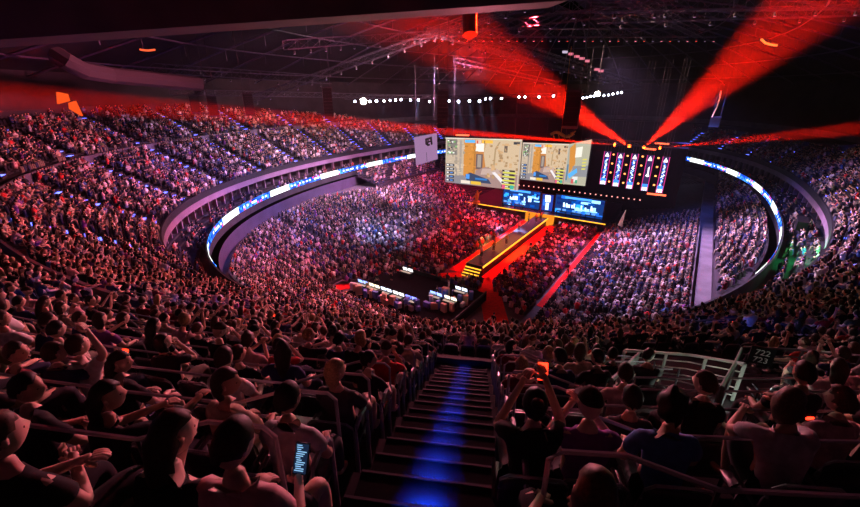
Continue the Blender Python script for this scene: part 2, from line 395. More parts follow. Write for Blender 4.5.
def mk_hair(style):
    v, f = ico(3); rg = np.random.default_rng(hash(style) % 1000 if False else len(style) * 7)
    x, y, z = v.T; k = 1.10 if style != 'cap' else 1.10
    sx = .078 * (1 - .16 * np.clip(-z, 0, 1)); X, Y, Z = x * sx * k * 1.02, y * .098 * k, z * .122 * k
    low = {'short': -.15, 'crop': -.05, 'curly': -.3, 'long': -2, 'bob': -.75, 'bun': -.25, 'cap': .12}[style]
    jag = .10 * np.sin(x * 23 + y * 17)
    hairline = (z > .50 + jag) | ((y < .34 + jag) & (z > max(low, -.2) + .18)) | ((y < .05) & (z > low - .35 + jag))
    if style in ('long', 'bob'): hairline = (z > .45) | (y < .1)
    if style == 'cap': hairline = z > .12
    V = np.stack([X, Y - .004, Z], 1)
    if style == 'curly': V *= (1.08 + .09 * rg.standard_normal((len(V), 1)))
    elif style != 'cap': V *= (1 + .022 * rg.standard_normal((len(V), 1)))
    if style == 'long':
        m = (z < 0) & (y < .1); V[m, 2] = V[m, 2] * 2.5; V[m, 1] -= .02 + .05 * (-z[m]) ; V[m, 0] *= 1.25
    if style == 'bob':
        m = (z < 0) & (y < .1); V[m, 2] *= 1.45; V[m, 0] *= 1.2
    fk = [t for t in f if all(hairline[i] for i in t)]
    vs = [tuple(a) for a in V]
    inner = [tuple(Vector(a) * .86) for a in V]; n = len(vs)       # a real thickness: inner shell joined at the rim
    edges = {}
    for t in fk:
        for a, b in ((t[0], t[1]), (t[1], t[2]), (t[2], t[0])): edges[(a, b)] = 1
    rim = [(a, b) for (a, b) in edges if (b, a) not in edges]
    fs = list(fk) + [tuple(i + n for i in t[::-1]) for t in fk] + [(b, a, a + n, b + n) for a, b in rim]
    vs += inner
    if style == 'bun':
        w, g = ico(2); o = len(vs); vs += [(a * .045, -.09 + b * .045, .09 + c * .04) for a, b, c in w]; fs += [tuple(i + o for i in t) for t in g]
    if style == 'cap':
        o = len(vs); N = 9
        for i in range(N):
            a = math.pi * (i / (N - 1)); vs += [(math.cos(a) * .075, .075 + math.sin(a) * .085, .03 - .012 * math.sin(a)), (math.cos(a) * .08, .05, .045)]
        for i in range(N - 1): fs.append((o + 2 * i, o + 2 * i + 2, o + 2 * i + 3, o + 2 * i + 1))
    me = bpy.data.meshes.new('hair' if style != 'cap' else 'cap'); me.from_pydata(vs, [], fs); me.materials.append(HAIR if style != 'cap' else CLOTH)
    me.polygons.foreach_set('use_smooth', [True] * len(fs)); bm = bmesh.new(); bm.from_mesh(me); bmesh.ops.delete(bm, geom=[q for q in bm.verts if not q.link_faces], context='VERTS'); bm.to_mesh(me); bm.free(); return me
POSES = dict(
    rest=dict(), rest2=dict(lean=.12, yaw=-.35, tw=-.1), rest3=dict(lean=-.06, yaw=-.6, shorts=True, pitch=-.05),
    forward=dict(lean=.48, pitch=.25, armL=((-.24, .34, .66), (-.08, .47, .70)), armR=((.24, .34, .66), (.08, .47, .70)), shorts=True),
    cross=dict(lean=.0, yaw=-.3, armL=((-.26, .08, .74), (.04, .26, .80)), armR=((.26, .08, .74), (-.04, .28, .77))),
    chin=dict(lean=.28, yaw=-.45, armL=((-.2, .30, .72), (-.06, .30, 1.0)), armR=((.24, .2, .68), (.1, .42, .62))),
    phone=dict(lean=.12, pitch=-.35, yaw=-.3, armR=((.27, .10, .72), (.17, .30, .74)), kneeL=(-.12, .40, .62), kneeR=(.22, .44, .60), shorts=True),
    phoneup=dict(lean=.05, pitch=.1, armR=((.24, .22, .92), (.12, .36, 1.18)), armL=((-.24, .2, .85), (-.06, .36, 1.14))),
    clap=dict(lean=.1, yaw=.2, armL=((-.26, .16, .80), (-.04, .36, .98)), armR=((.26, .16, .80), (.04, .36, .98)), shorts=True),
    raised=dict(lean=.02, pitch=.15, armR=((.30, .05, 1.15), (.24, .02, 1.42)), yaw=-.3),
    reach=dict(lean=.16, yaw=-.9, pitch=0., tw=-.2, armR=((.28, .30, .84), (.30, .56, .86)), armL=((-.2, .3, .78), (0., .50, .80)), kneeL=(-.10, .40, .74), kneeR=(.12, .42, .76), shorts=True),
    side=dict(lean=.05, yaw=.8, roll=.15, tw=.25, armL=((-.34, .0, .78), (-.48, .16, .70))),
    look_left=dict(lean=.10, yaw=.6, tw=.1), look_right=dict(lean=.08, yaw=-1.1, tw=-.25, shorts=True),
    slouch=dict(lean=-.22, slump=1.2, yaw=-.2, kneeL=(-.16, .46, .55), kneeR=(.2, .46, .56)),
    drink=dict(lean=.0, pitch=.2, yaw=-.4, armR=((.26, .2, .86), (.07, .2, 1.08))),
)
POSE = {k: mk_pose(**v) for k, v in POSES.items()}
HAIRS = {k: mk_hair(k) for k in ('short', 'crop', 'curly', 'long', 'bob', 'bun', 'cap')}
HWORD = dict(short='short hair', crop='cropped hair', curly='curly hair', long='long hair', bob='bobbed hair', bun='hair bun', cap='cap')
SHIRTS = [('black', (.012, .012, .015), 14), ('charcoal', (.05, .05, .06), 4), ('white', (.72, .70, .70), 2.6), ('pale grey', (.42, .41, .43), 1.8), ('navy blue', (.02, .03, .12), 3),
          ('maroon', (.18, .015, .03), 2), ('red', (.55, .03, .03), 1), ('olive green', (.10, .12, .05), 1), ('beige', (.50, .40, .30), 1.2), ('pale pink', (.65, .40, .42), 1.), ('blue', (.06, .16, .42), 1), ('purple', (.18, .06, .30), 1)]
SKINS = [(.62, .40, .31), (.55, .34, .25), (.68, .46, .37), (.34, .20, .14), (.46, .28, .2)]
HAIRC = [('black', (.012, .010, .010)), ('dark brown', (.045, .025, .016)), ('brown', (.10, .055, .03)), ('blonde', (.42, .28, .13))]
SH_W = np.array([s[2] for s in SHIRTS], float); SH_W /= SH_W.sum()
# ------------------------------------------------------------------ seat grid on the upper tier
AISLE_HALF = .68
SEATS = []      # x, y, z, face angle, row, side, index
tab9 = arc_table(9.0); L9 = tab9[-1]; s_t0 = np.interp(T0, TT, tab9)
n_aisle = int(L9 / 11.5); AISLES = [(float(np.interp((s_t0 + k * L9 / n_aisle) % L9, tab9, TT))) for k in range(n_aisle)]
def row_r(j): return R0 - ROW * j
def nrm_at(t, r):
    (x0, y0), (x1, y1) = ring(t - .002, r), ring(t + .002, r); return math.atan2(y1 - y0, x1 - x0)
VOM_C = (6.0, 7.4)
for j in range(-1, NROW):
    if j == J_WALK: continue
    rs = row_r(j) + .38
    if rs < .5: continue
    tab = arc_table(rs); L = tab[-1]; a_s = sorted(np.interp(a, TT, tab) for a in AISLES if j <= J_WALK or abs(a - T0) > .01)
    s0 = np.interp(T0, TT, tab)
    for k in range(len(a_s)):
        A0 = a_s[k]; A1 = a_s[(k + 1) % len(a_s)] + (L if k == len(a_s) - 1 else 0)
        n = int((A1 - A0 - 2 * AISLE_HALF - .5) / .52)
        if n < 1: continue
        near0 = abs(((A0 - s0 + L / 2) % L) - L / 2) < .1; near1 = abs(((A1 - s0 + L / 2) % L) - L / 2) < .1
        pad = ((A1 - A0 - 2 * AISLE_HALF) - n * .52) / 2
        for i in range(n):
            s = A0 + AISLE_HALF + .26 + i * .52 + (0 if near0 else 2 * pad if near1 else pad)
            t = float(np.interp(s % L, tab, TT)); x, y = ring(t, rs)
            if rs > float(rtop(t)) - .1: continue
            P_ = px((x, y, row_z(j) + 1.1))
            if P_[2] < .8 or not (-260 < P_[0] < 1120) or P_[1] > 640: continue
            # facing inwards
            x1, y1 = ring(t, rs - 1.); yaw = math.atan2(y1 - y, x1 - x) - math.pi / 2
            d = math.hypot(x, y)
            if d < 30 and False: pass
            SEATS.append([float(x), float(y), row_z(j), yaw, j, s, P_, t])
# exclude the zones of the two stair wells (vomitories)
def ray_dir(t, r0=10.):
    x, y = ring(t, r0); x1, y1 = ring(t, r0 - 1.); return math.atan2(y1 - y, x1 - x)
A_NEAR = ray_dir(T0); ux, uy = math.cos(A_NEAR), math.sin(A_NEAR)           # forward along the stairs
sx_, sy_ = ring(T0, RCAM); ORG = np.array([float(sx_), float(sy_)])
def stair_xy(fwd, side=0.):                                                  # metres down the stairs, metres to the right
    return float(ORG[0] + ux * fwd + uy * side), float(ORG[1] + uy * fwd - ux * side)
def stair_loc(x, y):
    dx, dy = x - ORG[0], y - ORG[1]; return dx * ux + dy * uy, dx * uy - dy * ux
VOM = [(9.0, 10.3, -.95, .95), (6.6, 10.0, 3.4, 6.8)]
def in_vom(x, y, m=.1):
    f, s = stair_loc(x, y)
    return any(a - m < f < b + m and c - m < s < d + m for a, b, c, d in VOM)
SEATS = [s for s in SEATS if not in_vom(s[0], s[1], .25)]
SEATS = [s for s in SEATS if not (608 < s[6][0] < 772 and 332 < s[6][1] < 388 and 2 <= s[4] <= 12) or any(math.hypot(s[6][0] - a, s[6][1] - b) < 13 for a, b in ((705, 383), (620, 373), (658, 368)))]
def vacant(s):
    x, y = s[6][0], s[6][1]
    if s[4] <= 0 and x < 140: return True
    if s[4] == -1: return True
    if s[4] == 0: return True
    if s[4] == 1 and x > 430: return RNG.random() < .75
    if s[4] <= 4: return RNG.random() < .30
    if s[4] <= 9: return RNG.random() < .18
    return False
SPEC = [((234, 443), dict(row=0, pose='phone', hair='short', hc=1, sh=9, sk=0)), ((178, 436), dict(row=0, pose='chin', hair='long', hc=1, sh=0, sk=2)),
        ((108, 398), dict(row=1, pose='reach', hair='long', hc=0, sh=0, sk=1)), ((27, 388), dict(row=1, pose='look_right', hair='crop', hc=0, sh=0, sk=1)),
        ((224, 358), dict(pose='rest', hair='short', hc=1, sh=2)), ((120, 362), dict(pose='look_right', hair='long', hc=0, sh=0)),
        ((288, 398), dict(pose='rest2', hair='short', hc=0, sh=3)), ((535, 403), dict(row=1, pose='phoneup', hair='bun', hc=0, sh=0)),
        ((590, 403), dict(row=1, pose='clap', hair='cap', hc=0, sh=11)), ((632, 398), dict(row=2, pose='rest', hair='crop', hc=0, sh=1)),
        ((672, 406), dict(row=1, pose='rest2', hair='curly', hc=0, sh=10)), ((790, 403), dict(row=1, pose='reach', hair='bob', hc=2, sh=3)),
        ((840, 400), dict(row=2, pose='look_left', hair='curly', hc=2, sh=9)), ((705, 383), dict(row=2, pose='look_left', hair='short', hc=1, sh=0)),
        ((805, 372), dict(row=2, pose='rest', hair='short', hc=0, sh=0)), ((620, 373), dict(pose='rest', hair='short', hc=1, sh=9)), ((658, 365), dict(pose='look_right', hair='crop', hc=1, sh=1)),
        ((55, 352), dict(pose='drink', hair='crop', hc=1, sh=4)), ((78, 345), dict(pose='raised', hair='short', hc=1, sh=2)), ((18, 375), dict(pose='look_right', hair='short', hc=1, sh=5)),
        ((595, 494), dict(row=0, pose='slouch', hair='bob', hc=2, sh=0)), ((-2, 436), dict(row=0, pose='cross', hair='crop', hc=2, sh=0))]
FORCED = set()
for (hx, hy), _d in SPEC:
    c = min((q for q in SEATS if id(q) not in FORCED and (_d.get('row') is None or q[4] == _d['row'])), key=lambda q: math.hypot(q[6][0] - hx, q[6][1] - hy)); FORCED.add(id(c)); c.append(_d)
    if c[4] <= 2:                                            # sit exactly where the photo shows the head
        hm = POSE[_d['pose']]['HM'].translation; cc, dd = math.cos(c[3]), math.sin(c[3])
        hw_ = at(hx, hy, c[2] + hm.z * .95); nx, ny = hw_.x - (hm.x * cc - hm.y * dd) * .95, hw_.y - (hm.x * dd + hm.y * cc) * .95
        ml = math.hypot(nx - c[0], ny - c[1]); k_ = min(1., .45 / max(ml, 1e-6)); c[0] += (nx - c[0]) * k_; c[1] += (ny - c[1]) * k_
# taken seats
people = []; FSEATS = [q for q in SEATS if id(q) in FORCED]
for s in SEATS:
    occ = .93 if math.hypot(s[0], s[1]) < 30 else .86
    if id(s) in FORCED: people.append(s); continue
    if vacant(s) or any(math.hypot(s[0] - q[0], s[1] - q[1]) < .44 and q[4] == s[4] for q in FSEATS): continue
    if RNG.random() < occ and not (s[4] >= J_WALK - 2 and RNG.random() < .04): people.append(s)
def inview(P, m=0): return -m < P[0] < 860 + m and -m < P[1] < 507 + m
def sort_key(s): return s[6][2]
vis = [s for s in people if s[6][2] > 1.1 and -25 < s[6][0] < 885 and s[6][1] < 535]
vis.sort(key=sort_key); NAMED = vis[:288]; named_ids = {id(s) for s in NAMED}
# row/seat numbering from the stairs for the labels
ORD = ['first', 'second', 'third', 'fourth', 'fifth', 'sixth', 'seventh', 'eighth', 'ninth', 'tenth', 'eleventh', 'twelfth', 'thirteenth', 'fourteenth', 'fifteenth', 'sixteenth', 'seventeenth', 'eighteenth', 'nineteenth', 'twentieth']
ORD += ['twenty-' + w for w in ORD[:9]] + ['thirtieth'] + ['thirty-' + w for w in ORD[:9]] + ['fortieth'] + ['forty-' + w for w in ORD[:9]] + ['fiftieth'] + ['fifty-' + w for w in ORD[:9]] + ['sixtieth'] + ['sixty-' + w for w in ORD[:9]]
def seat_place(s):
    f, side = stair_loc(s[0], s[1]); r_ = s[0:2]
    tab = ARC[s[4]]; L = tab[-1]; d = ((s[5] - np.interp(T0, TT, tab) + L / 2) % L) - L / 2
    k = max(0, int((abs(d) - AISLE_HALF) / .52)); return s[4] + 1, ('left' if side < 0 else 'right'), k
ARC = {j: arc_table(row_r(j) + .38) for j in range(-1, NROW)}
def place_words(s):
    row, side, k = seat_place(s)
    rw = 'nearest row' if row == 0 else (ORD[row - 1] + ' row')
    st = 'aisle seat' if k == 0 else (ORD[k] + ' seat')
    return rw, '%s %s of stairs' % (st, side)
# who is who in the first rows, keyed to what the photo shows there: (px, py) of the head -> look
def look_of(s):
    return dict(pose=random.choice(list(POSES)), hair=random.choices(list(HAIRS), [6, 4, 2, 4, 2, 1.5, 1.5])[0], hc=random.choices(range(4), [5, 4, 2.5, 1])[0],
                sh=int(RNG.choice(len(SHIRTS), p=SH_W)), sk=random.choices(range(5), [4, 3, 3, 1, 1.5])[0])
LOOKS = {}
for s in NAMED:
    LOOKS[id(s)] = look_of(s)
    if s[6][2] < 4.6 and LOOKS[id(s)]['pose'] in ('raised', 'side', 'reach', 'phoneup', 'clap'): LOOKS[id(s)]['pose'] = random.choice(['rest', 'cross', 'rest2', 'forward'])
for s in NAMED:
    if len(s) > 8: LOOKS[id(s)].update({k: v for k, v in s[8].items() if k != 'row'})
def jitter(s): r = random.Random(int(s[0] * 977 + s[1] * 131)); return r.uniform(-.06, .06), r.uniform(-.10, .12), r.uniform(.90, 1.0), r.uniform(-.18, .14)
for s in NAMED:
    lk = LOOKS[id(s)]; po = POSE[lk['pose']]; ja, jb, js, jy = jitter(s)
    c, d = math.cos(s[3]), math.sin(s[3])
    if len(s) > 8: jb, jy, js = 0, 0, .95
    o = link('person', po['body'], None, (s[0] - d * jb * .5, s[1] + c * jb * .5, s[2]))
    o.rotation_euler = (0, 0, s[3] + jy); o.scale = (js, js, js); o.color = (*SKINS[lk['sk']], 1)
    rw, st = place_words(s); hw = ('%s %s' % (HAIRC[lk['hc']][0], HWORD[lk['hair']])) if lk['hair'] != 'cap' else 'cap'
    o['label'] = 'person in %s top, %s, %s, %s' % (SHIRTS[lk['sh']][0], hw, rw, st); o['category'] = 'person'
    o['group'] = 'spectators seated in the rows beside the stairs'
    q = link('shirt', po['shirt'], o); q.color = (*SHIRTS[lk['sh']][1], 1)
    q = link('shorts' if po['shorts'] else 'trousers', po['trousers'], o); q.color = (*random.choice([(.015, .015, .02), (.03, .04, .09), (.05, .05, .06), (.2, .17, .13)]), 1)
    q = link('cap' if lk['hair'] == 'cap' else 'hair', HAIRS[lk['hair']], o); q.matrix_local = po['HM']; q.color = (*HAIRC[lk['hc']][1], 1)
    lk['obj'] = o
# ------------------------------------------------------------------ crowd beyond the first 300
def lod(po, hair, ratio):
    V, F, K = [], [], []
    for me, k in ((po['body'], 1), (po['shirt'], 0), (po['trousers'], 3), (HAIRS[hair], 2)):
        o = bpy.data.objects.new('t', me); COL.objects.link(o); md = o.modifiers.new('d', 'DECIMATE'); md.ratio = ratio[k]
        e = bpy.data.meshes.new_from_object(o.evaluated_get(bpy.context.evaluated_depsgraph_get())); M = po['HM'] if k == 2 else Matrix.Identity(4)
        off = len(V); V += [tuple(M @ v.co) for v in e.vertices]
        for p_ in e.polygons:
            vv = [i + off for i in p_.vertices]
            for a in range(1, len(vv) - 1): F.append((vv[0], vv[a], vv[a + 1])); K.append(k)
        bpy.data.objects.remove(o); bpy.data.meshes.remove(e)
    return np.array(V, np.float32), np.array(F, np.int32), np.array(K)
LOD1 = [lod(POSE[p_], h, {1: .09, 0: .3, 3: .3, 2: .18}) for p_, h in (('rest', 'short'), ('rest2', 'long'), ('clap', 'crop'), ('cross', 'bob'), ('forward', 'short'), ('drink', 'cap'), ('slouch', 'curly'), ('phoneup', 'crop'))]
def lowp(kind):
    m = MB()
    def cone(c0, s0, c1, s1, k):
        vs = [(c0[0] + x * s0[0], c0[1] + y * s0[1], c0[2]) for x, y in ((-1, -1), (1, -1), (1, 1), (-1, 1))] + [(c1[0] + x * s1[0], c1[1] + y * s1[1], c1[2]) for x, y in ((-1, -1), (1, -1), (1, 1), (-1, 1))]
        m.add(vs, [(0, 1, 5, 4), (1, 2, 6, 5), (2, 3, 7, 6), (3, 0, 4, 7), (4, 5, 6, 7)], k)
    cone((0, 0, .42), (.17, .12), (0, .04, .80), (.2, .12), 0); cone((0, .04, .80), (.21, .12), (0, .03, 1.04), (.09, .06), 0)
    for sg in (-1, 1):
        cone((sg * .12, .44, .1), (.06, .06), (sg * .12, .40, .58), (.075, .08), 3)
        m.add([(sg * .12 + a, b, c) for a, b, c in ((-.08, .05, .6), (.08, .05, .6), (.07, .46, .6), (-.07, .46, .6))], [(0, 1, 2, 3)], 3)
        if kind == 0: p0, p1, p2 = (sg * .24, .04, .94), (sg * .26, .16, .72), (sg * .1, .36, .64)
        elif kind == 1: p0, p1, p2 = (sg * .24, .04, .94), (sg * .27, .2, .82), (sg * .05, .34, 1.02)
        else: p0, p1, p2 = (sg * .24, .04, .94), (sg * .26, .12, .76), (-sg * .06, .26, .8)
        m.bar(p0, p1, .055, 3, 0, r2=.05); m.bar(p1, p2, .045, 3, 1, r2=.04)
    v, f = ico(1); o = len(m.v)
    for t in f:
        cz = np.mean([v[i][2] for i in t]); cy = np.mean([v[i][1] for i in t])
        m.add([(v[i][0] * .085, .05 + v[i][1] * .105, 1.17 + v[i][2] * .125) for i in t], [(0, 1, 2)], 2 if (cz > .45 or (cy < 0.05 and cz > -.4)) else 1)
    V, F, K = [], [], []
    for fc, k in zip(m.f, m.c):
        k = 0 if k == (1, 1, 1) else k
        for a in range(1, len(fc) - 1): F.append((fc[0], fc[a], fc[a + 1])); K.append(k)
    return np.array(m.v, np.float32), np.array(F, np.int32), np.array(K)
LOD2 = [lowp(k) for k in range(3)]
CV, CF, CC = [], [], []; coff = 0
SHC = np.array([s[1] for s in SHIRTS]); SKC = np.array(SKINS); HC = np.array([h[1] for h in HAIRC])
def emit_crowd(arr, tmpl, light=1.0):
    """arr: N x 4 (x, y, z, yaw)"""
    global coff
    arr = np.asarray(arr, np.float32)
    if not len(arr): return
    pick = RNG.integers(0, len(tmpl), len(arr))
    for ti, (V, F, K) in enumerate(tmpl):
        a = arr[pick == ti]; n = len(a)
        if not n: continue
        yaw = a[:, 3] + RNG.normal(0, .18, n); sc_ = RNG.uniform(.92, 1.07, n); c, s = np.cos(yaw) * sc_, np.sin(yaw) * sc_
        X = a[:, 0, None] + V[None, :, 0] * c[:, None] - V[None, :, 1] * s[:, None] + RNG.normal(0, .03, n)[:, None]
        Y = a[:, 1, None] + V[None, :, 0] * s[:, None] + V[None, :, 1] * c[:, None] + RNG.normal(0, .05, n)[:, None]
        Z = a[:, 2, None] + V[None, :, 2] * sc_[:, None]
        CV.append(np.stack([X, Y, Z], 2).reshape(-1, 3)); CF.append((F[None] + (np.arange(n) * len(V))[:, None, None] + coff).reshape(-1, 3)); coff += n * len(V)
        cols = np.stack([SHC[RNG.choice(len(SHC), n, p=SH_W)], SKC[RNG.integers(0, 5, n)], HC[RNG.choice(4, n, p=[.4, .35, .17, .08])], np.array([(.02, .02, .03), (.03, .04, .1), (.2, .17, .13)])[RNG.integers(0, 3, n)]], 1)
        CC.append(cols[:, K].reshape(-1, 3))
rest = [s for s in people if id(s) not in named_ids]
emit_crowd([(s[0], s[1], s[2], s[3]) for s in rest if s[6][2] < 24], LOD1)
emit_crowd([(s[0], s[1], s[2] , s[3]) for s in rest if s[6][2] >= 24], LOD2)
# box seats on the suite level, the middle tier, the lower bowl and the floor
far = []
def ring_people(r, z, step, occ, t0=0, t1=2 * math.pi, aisles=None, gap=.7):
    tab = arc_table(r); a, b = np.interp([t0 % 6.28318, t1 % 6.28318 if t1 < 6.2831 else 6.2831], TT, tab)
    if t0 < 0: segs = [(np.interp(t0 % (2 * math.pi), TT, tab), tab[-1]), (0, np.interp(t1, TT, tab))]
    else: segs = [(a, b)]
    for a, b in segs:
        for s in np.arange(a, b, step):
            if aisles and abs((s % aisles) - aisles / 2) < gap: continue
            if RNG.random() > occ: continue
            t = float(np.interp(s, tab, TT)); x, y = ring(t, r); P_ = px((x, y, z + 1))
            if z < 5.4 and r < -4.5 and -30.3 < loc(x, y)[1] < 0: continue
            if P_[2] < 10 or not (-100 < P_[0] < 960): continue
            x1, y1 = ring(t, r - 1); far.append((float(x), float(y), z, math.atan2(y1 - y, x1 - x) - math.pi / 2))
for r, z in ((-.6, 6.05), (-1.6, 5.8), (-2.6, 5.55)): ring_people(r + .3, z - .1, .75, .62, aisles=9., gap=.8)
for k in range(7): ring_people(-4.72 - k * .75, 5.35 - k * .3, .56, .8, TM0, TM1, aisles=9.5, gap=1.0)
FOH = (-44.6, -36, -9.2, 4.2)      # s0, s1, q0, q1 of the production deck
for k in range(NB):
    f = (k + .45) / NB; z = bowl_z(k / NB)
    s, q = bowl_pt(TT, f); x, y = world(s, q); cum = np.concatenate([[0], np.cumsum(np.hypot(np.diff(x), np.diff(y)))])
    for a in np.arange(0, cum[-1], .54):
        t = float(np.interp(a, cum, TT)); X, Y = float(np.interp(a, cum, x)), float(np.interp(a, cum, y))
        S_, Q_ = loc(X, Y)
        if S_ > -2.5 + max(0, abs(Q_ + 3.4) - 11.5) * .75: continue
        tg = t
        if abs(((tg * 57.3) % 15) - 7.5) < .5 and k > 1: continue
        if k == 0 and (Q_ > 3 or Q_ < -9) and False: continue
        if FOH[0] - 1 < S_ < FOH[1] + 1 and FOH[2] - 1 < Q_ < FOH[3] + 1: continue
        if S_ < -30 and abs(Q_ + 8 + (S_ + 33) * -.62) < 1.4: continue
        if RNG.random() > .9: continue
        P_ = px((X, Y, z + 1))
        if not (-60 < P_[0] < 920): continue
        s1, q1 = bowl_pt(t, 0.); cx_, cy_ = world(2., np.clip(Q_ * .2, -8, 2)); yw = math.atan2(cy_ - Y, cx_ - X) - math.pi / 2
        far.append((X, Y, z, yw))
# floor blocks: (s0, s1, q0, q1)
def on_floor(S_, Q_):
    if -1.1 < Q_ < 7.9:                                        # left block, cut by the slanting carpet
        return S_ > -34.6 - (Q_ + 1.1) * .86 and S_ < -5.2 and not abs(S_ + 17.5) < .6
    if -14.2 < Q_ < -8.2:
        return S_ > -33. + (Q_ + 8.2) * .9 * 1 and S_ < -4.6 and not abs(S_ + 10.3) < .7
    return False
for S_ in np.arange(-45, -4.5, .84):
    for Q_ in np.arange(-14.4, 8.2, .50):
        if not on_floor(S_, Q_) or RNG.random() > .94: continue
        X, Y = world(S_, Q_); far.append((float(X), float(Y), .02, math.atan2(AX[1], AX[0]) - math.pi / 2))
for S_ in np.arange(-35.4, -32.2, .8):
    for Q_ in np.arange(-7, .5, .55):
        if S_ > -34.6 - (Q_ + 1.1) * .86 - 1.6 or RNG.random() > .8: continue
        X, Y = world(S_, Q_); far.append((float(X), float(Y), .02, math.atan2(AX[1], AX[0]) - math.pi / 2))
emit_crowd(far, LOD2)
V = np.concatenate(CV); Fm = np.concatenate(CF); Cc = np.concatenate(CC)
me = bpy.data.meshes.new('seated_crowd'); me.vertices.add(len(V)); me.vertices.foreach_set('co', V.ravel()); me.loops.add(Fm.size); me.loops.foreach_set('vertex_index', Fm.ravel())
me.polygons.add(len(Fm)); me.polygons.foreach_set('loop_start', np.arange(0, Fm.size, 3)); me.materials.append(TINT)
at_ = me.attributes.new('tint', 'FLOAT_COLOR', 'FACE'); at_.data.foreach_set('color', np.concatenate([Cc, np.ones((len(Cc), 1))], 1).astype(np.float32).ravel())
me.update(calc_edges=True)
link('seated_crowd', me, None, None, kind='stuff', label='dense crowd of seated spectators filling the tiers and the floor', category='crowd')
print('people', len(NAMED), 'upper', len(rest), 'far', len(far), 'faces', len(Fm))
# ================================================================== STAGE
ZROT = math.atan2(AX[1], AX[0]) - math.pi / 2          # local +Y = along the bowl axis, away from the camera
def W(s, q, z=0.): x, y = world(s, q); return Vector((float(x), float(y), z))
def lbox(mb, s0, s1, q0, q1, z0, z1, col=None, mi=0):
    """box aligned to the hall's axis"""
    return mb.box(W((s0 + s1) / 2, (q0 + q1) / 2, (z0 + z1) / 2), (abs(q1 - q0), abs(s1 - s0), z1 - z0), ZROT, col, mi)
STAGEB = mat('stage_black', (.012, .01, .014), .5, noise=.2, nscale=2)
STAGETOP = mat('stage_top', (.04, .02, .03), .35, noise=.3, nscale=2)
AMBER = glow('amber_edge_light', (1.0, .42, .03), 2.2)
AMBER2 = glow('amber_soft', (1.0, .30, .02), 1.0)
# stage
st = empty('stage', W(-3.5, -2.2), ZROT, label='dark main stage with amber lit front edge under the big screens', category='stage')
def sub(mbf, name, m, par, label=None):
    """part given in world space, parented with the inverse of its parent"""
    o = link(name, mbf.mesh(name, m), par)
    if label: o['label'] = label
    o.matrix_parent_inverse = Matrix.LocRotScale(par.location, par.rotation_euler, par.scale).inverted(); return o
mb = MB(); lbox(mb, -3.5, 12, -15.2, 11.5, 0, 1.5); sub(mb, 'platform', STAGETOP, st)
mb = MB(); lbox(mb, -3.58, -3.5, -15.2, 11.5, 1.36, 1.5); sub(mb, 'edge_light', AMBER, st, 'glowing amber strip along the front edge')
mb = MB(); lbox(mb, -3.62, -3.5, -15.2, 11.5, 0, .5); sub(mb, 'skirt', STAGEB, st)
for q in (7.9, 4.9, -8.3, -12.2):
    m = empty('stage_monitor', W(-4.3, q, 0), ZROT); m['label'] = 'pale screen box on the floor before the stage, %s' % {7.9: 'far left', 4.9: 'inner left', -8.3: 'inner right', -12.2: 'far right'}[q]; m['category'] = 'monitor'; m['group'] = 'screen boxes before the stage'
    mb = MB(); mb.box((0, 0, .45), (1.1, .5, .9)); part('cabinet', mb, BLACKM, m)
    mb = MB(); mb.box((0, -.26, .5), (1.0, .03, .75)); part('screen', mb, glow('pale_screen', (.75, .6, .8), .9), m)
# catwalk
cw = empty('catwalk', W(-30, -4.6), ZROT, label='long runway from the stage into the crowd with amber edges', category='catwalk')
mb = MB(); lbox(mb, -30.2, -3.6, -5.8, -3.4, 0, 1.2); sub(mb, 'deck', STAGETOP, cw)
mb = MB(); lbox(mb, -30.2, -3.7, -5.88, -5.8, 1.02, 1.24); sub(mb, 'edge_light', AMBER, cw)
mb = MB(); lbox(mb, -30.2, -3.7, -3.4, -3.34, 1.1, 1.2); sub(mb, 'edge_light', AMBER2, cw)
for k in range(4):
    mb = MB(); lbox(mb, -30.2 - .34 * (k + 1), -30.2 - .34 * k, -5.75, -3.45, 0, 1.2 - .28 * (k + 1)); sub(mb, 'step', STAGETOP, cw)
    mb = MB(); lbox(mb, -30.24 - .34 * (k + 1), -30.2 - .34 * (k + 1), -5.75, -3.45, 1.06 - .28 * (k + 1), 1.2 - .28 * (k + 1) + .0); sub(mb, 'step_light', AMBER, cw)
mb = MB(); lbox(mb, -4.6, -3.5, -6.6, -1.6, .0, 1.5); lbox(mb, -5.4, -4.6, -6.2, -2.2, 0, 1.1); sub(mb, 'landing', AMBER2, cw, 'self-glowing amber landing where the runway meets the stage')  # landing block emits amber itself in place of light falling on it
# carpets
def carpet(pts, w, label):
    mb = MB(); L_, R_ = [], []
    for i, p in enumerate(pts):
        p = Vector(p); d = (Vector(pts[min(i + 1, len(pts) - 1)]) - Vector(pts[max(0, i - 1)])).normalized(); n = Vector((-d.y, d.x)) * w / 2
        L_.append(p + n); R_.append(p - n)
    for i in range(len(pts) - 1):
        mb.add([W(*L_[i], .03), W(*L_[i + 1], .03), W(*R_[i + 1], .03), W(*R_[i], .03), W(*L_[i], .0), W(*L_[i + 1], .0), W(*R_[i + 1], .0), W(*R_[i], .0)], [(0, 1, 2, 3), (0, 4, 5, 1), (2, 6, 7, 3), (0, 3, 7, 4), (1, 5, 6, 2)])
    return thing('carpet', mb, CARPET, label, 'carpet')
carpet([(-31, -2.3), (-5, -2.3)], 2.0, 'red carpet aisle along the left side of the runway')
carpet([(-31.2, -7.0), (-5, -7.0)], 2.2, 'red carpet aisle along the right side of the runway')
carpet([(-31.5, -3.4), (-34.8, .2), (-43.2, 7.4)], 1.5, 'red carpet slanting from the runway steps to the left stand')
carpet([(-31.2, -6.), (-34, -8.7), (-41, -13.0), (-48, -17.2)], 2.5, 'wide red carpet from the runway steps towards the near stand')
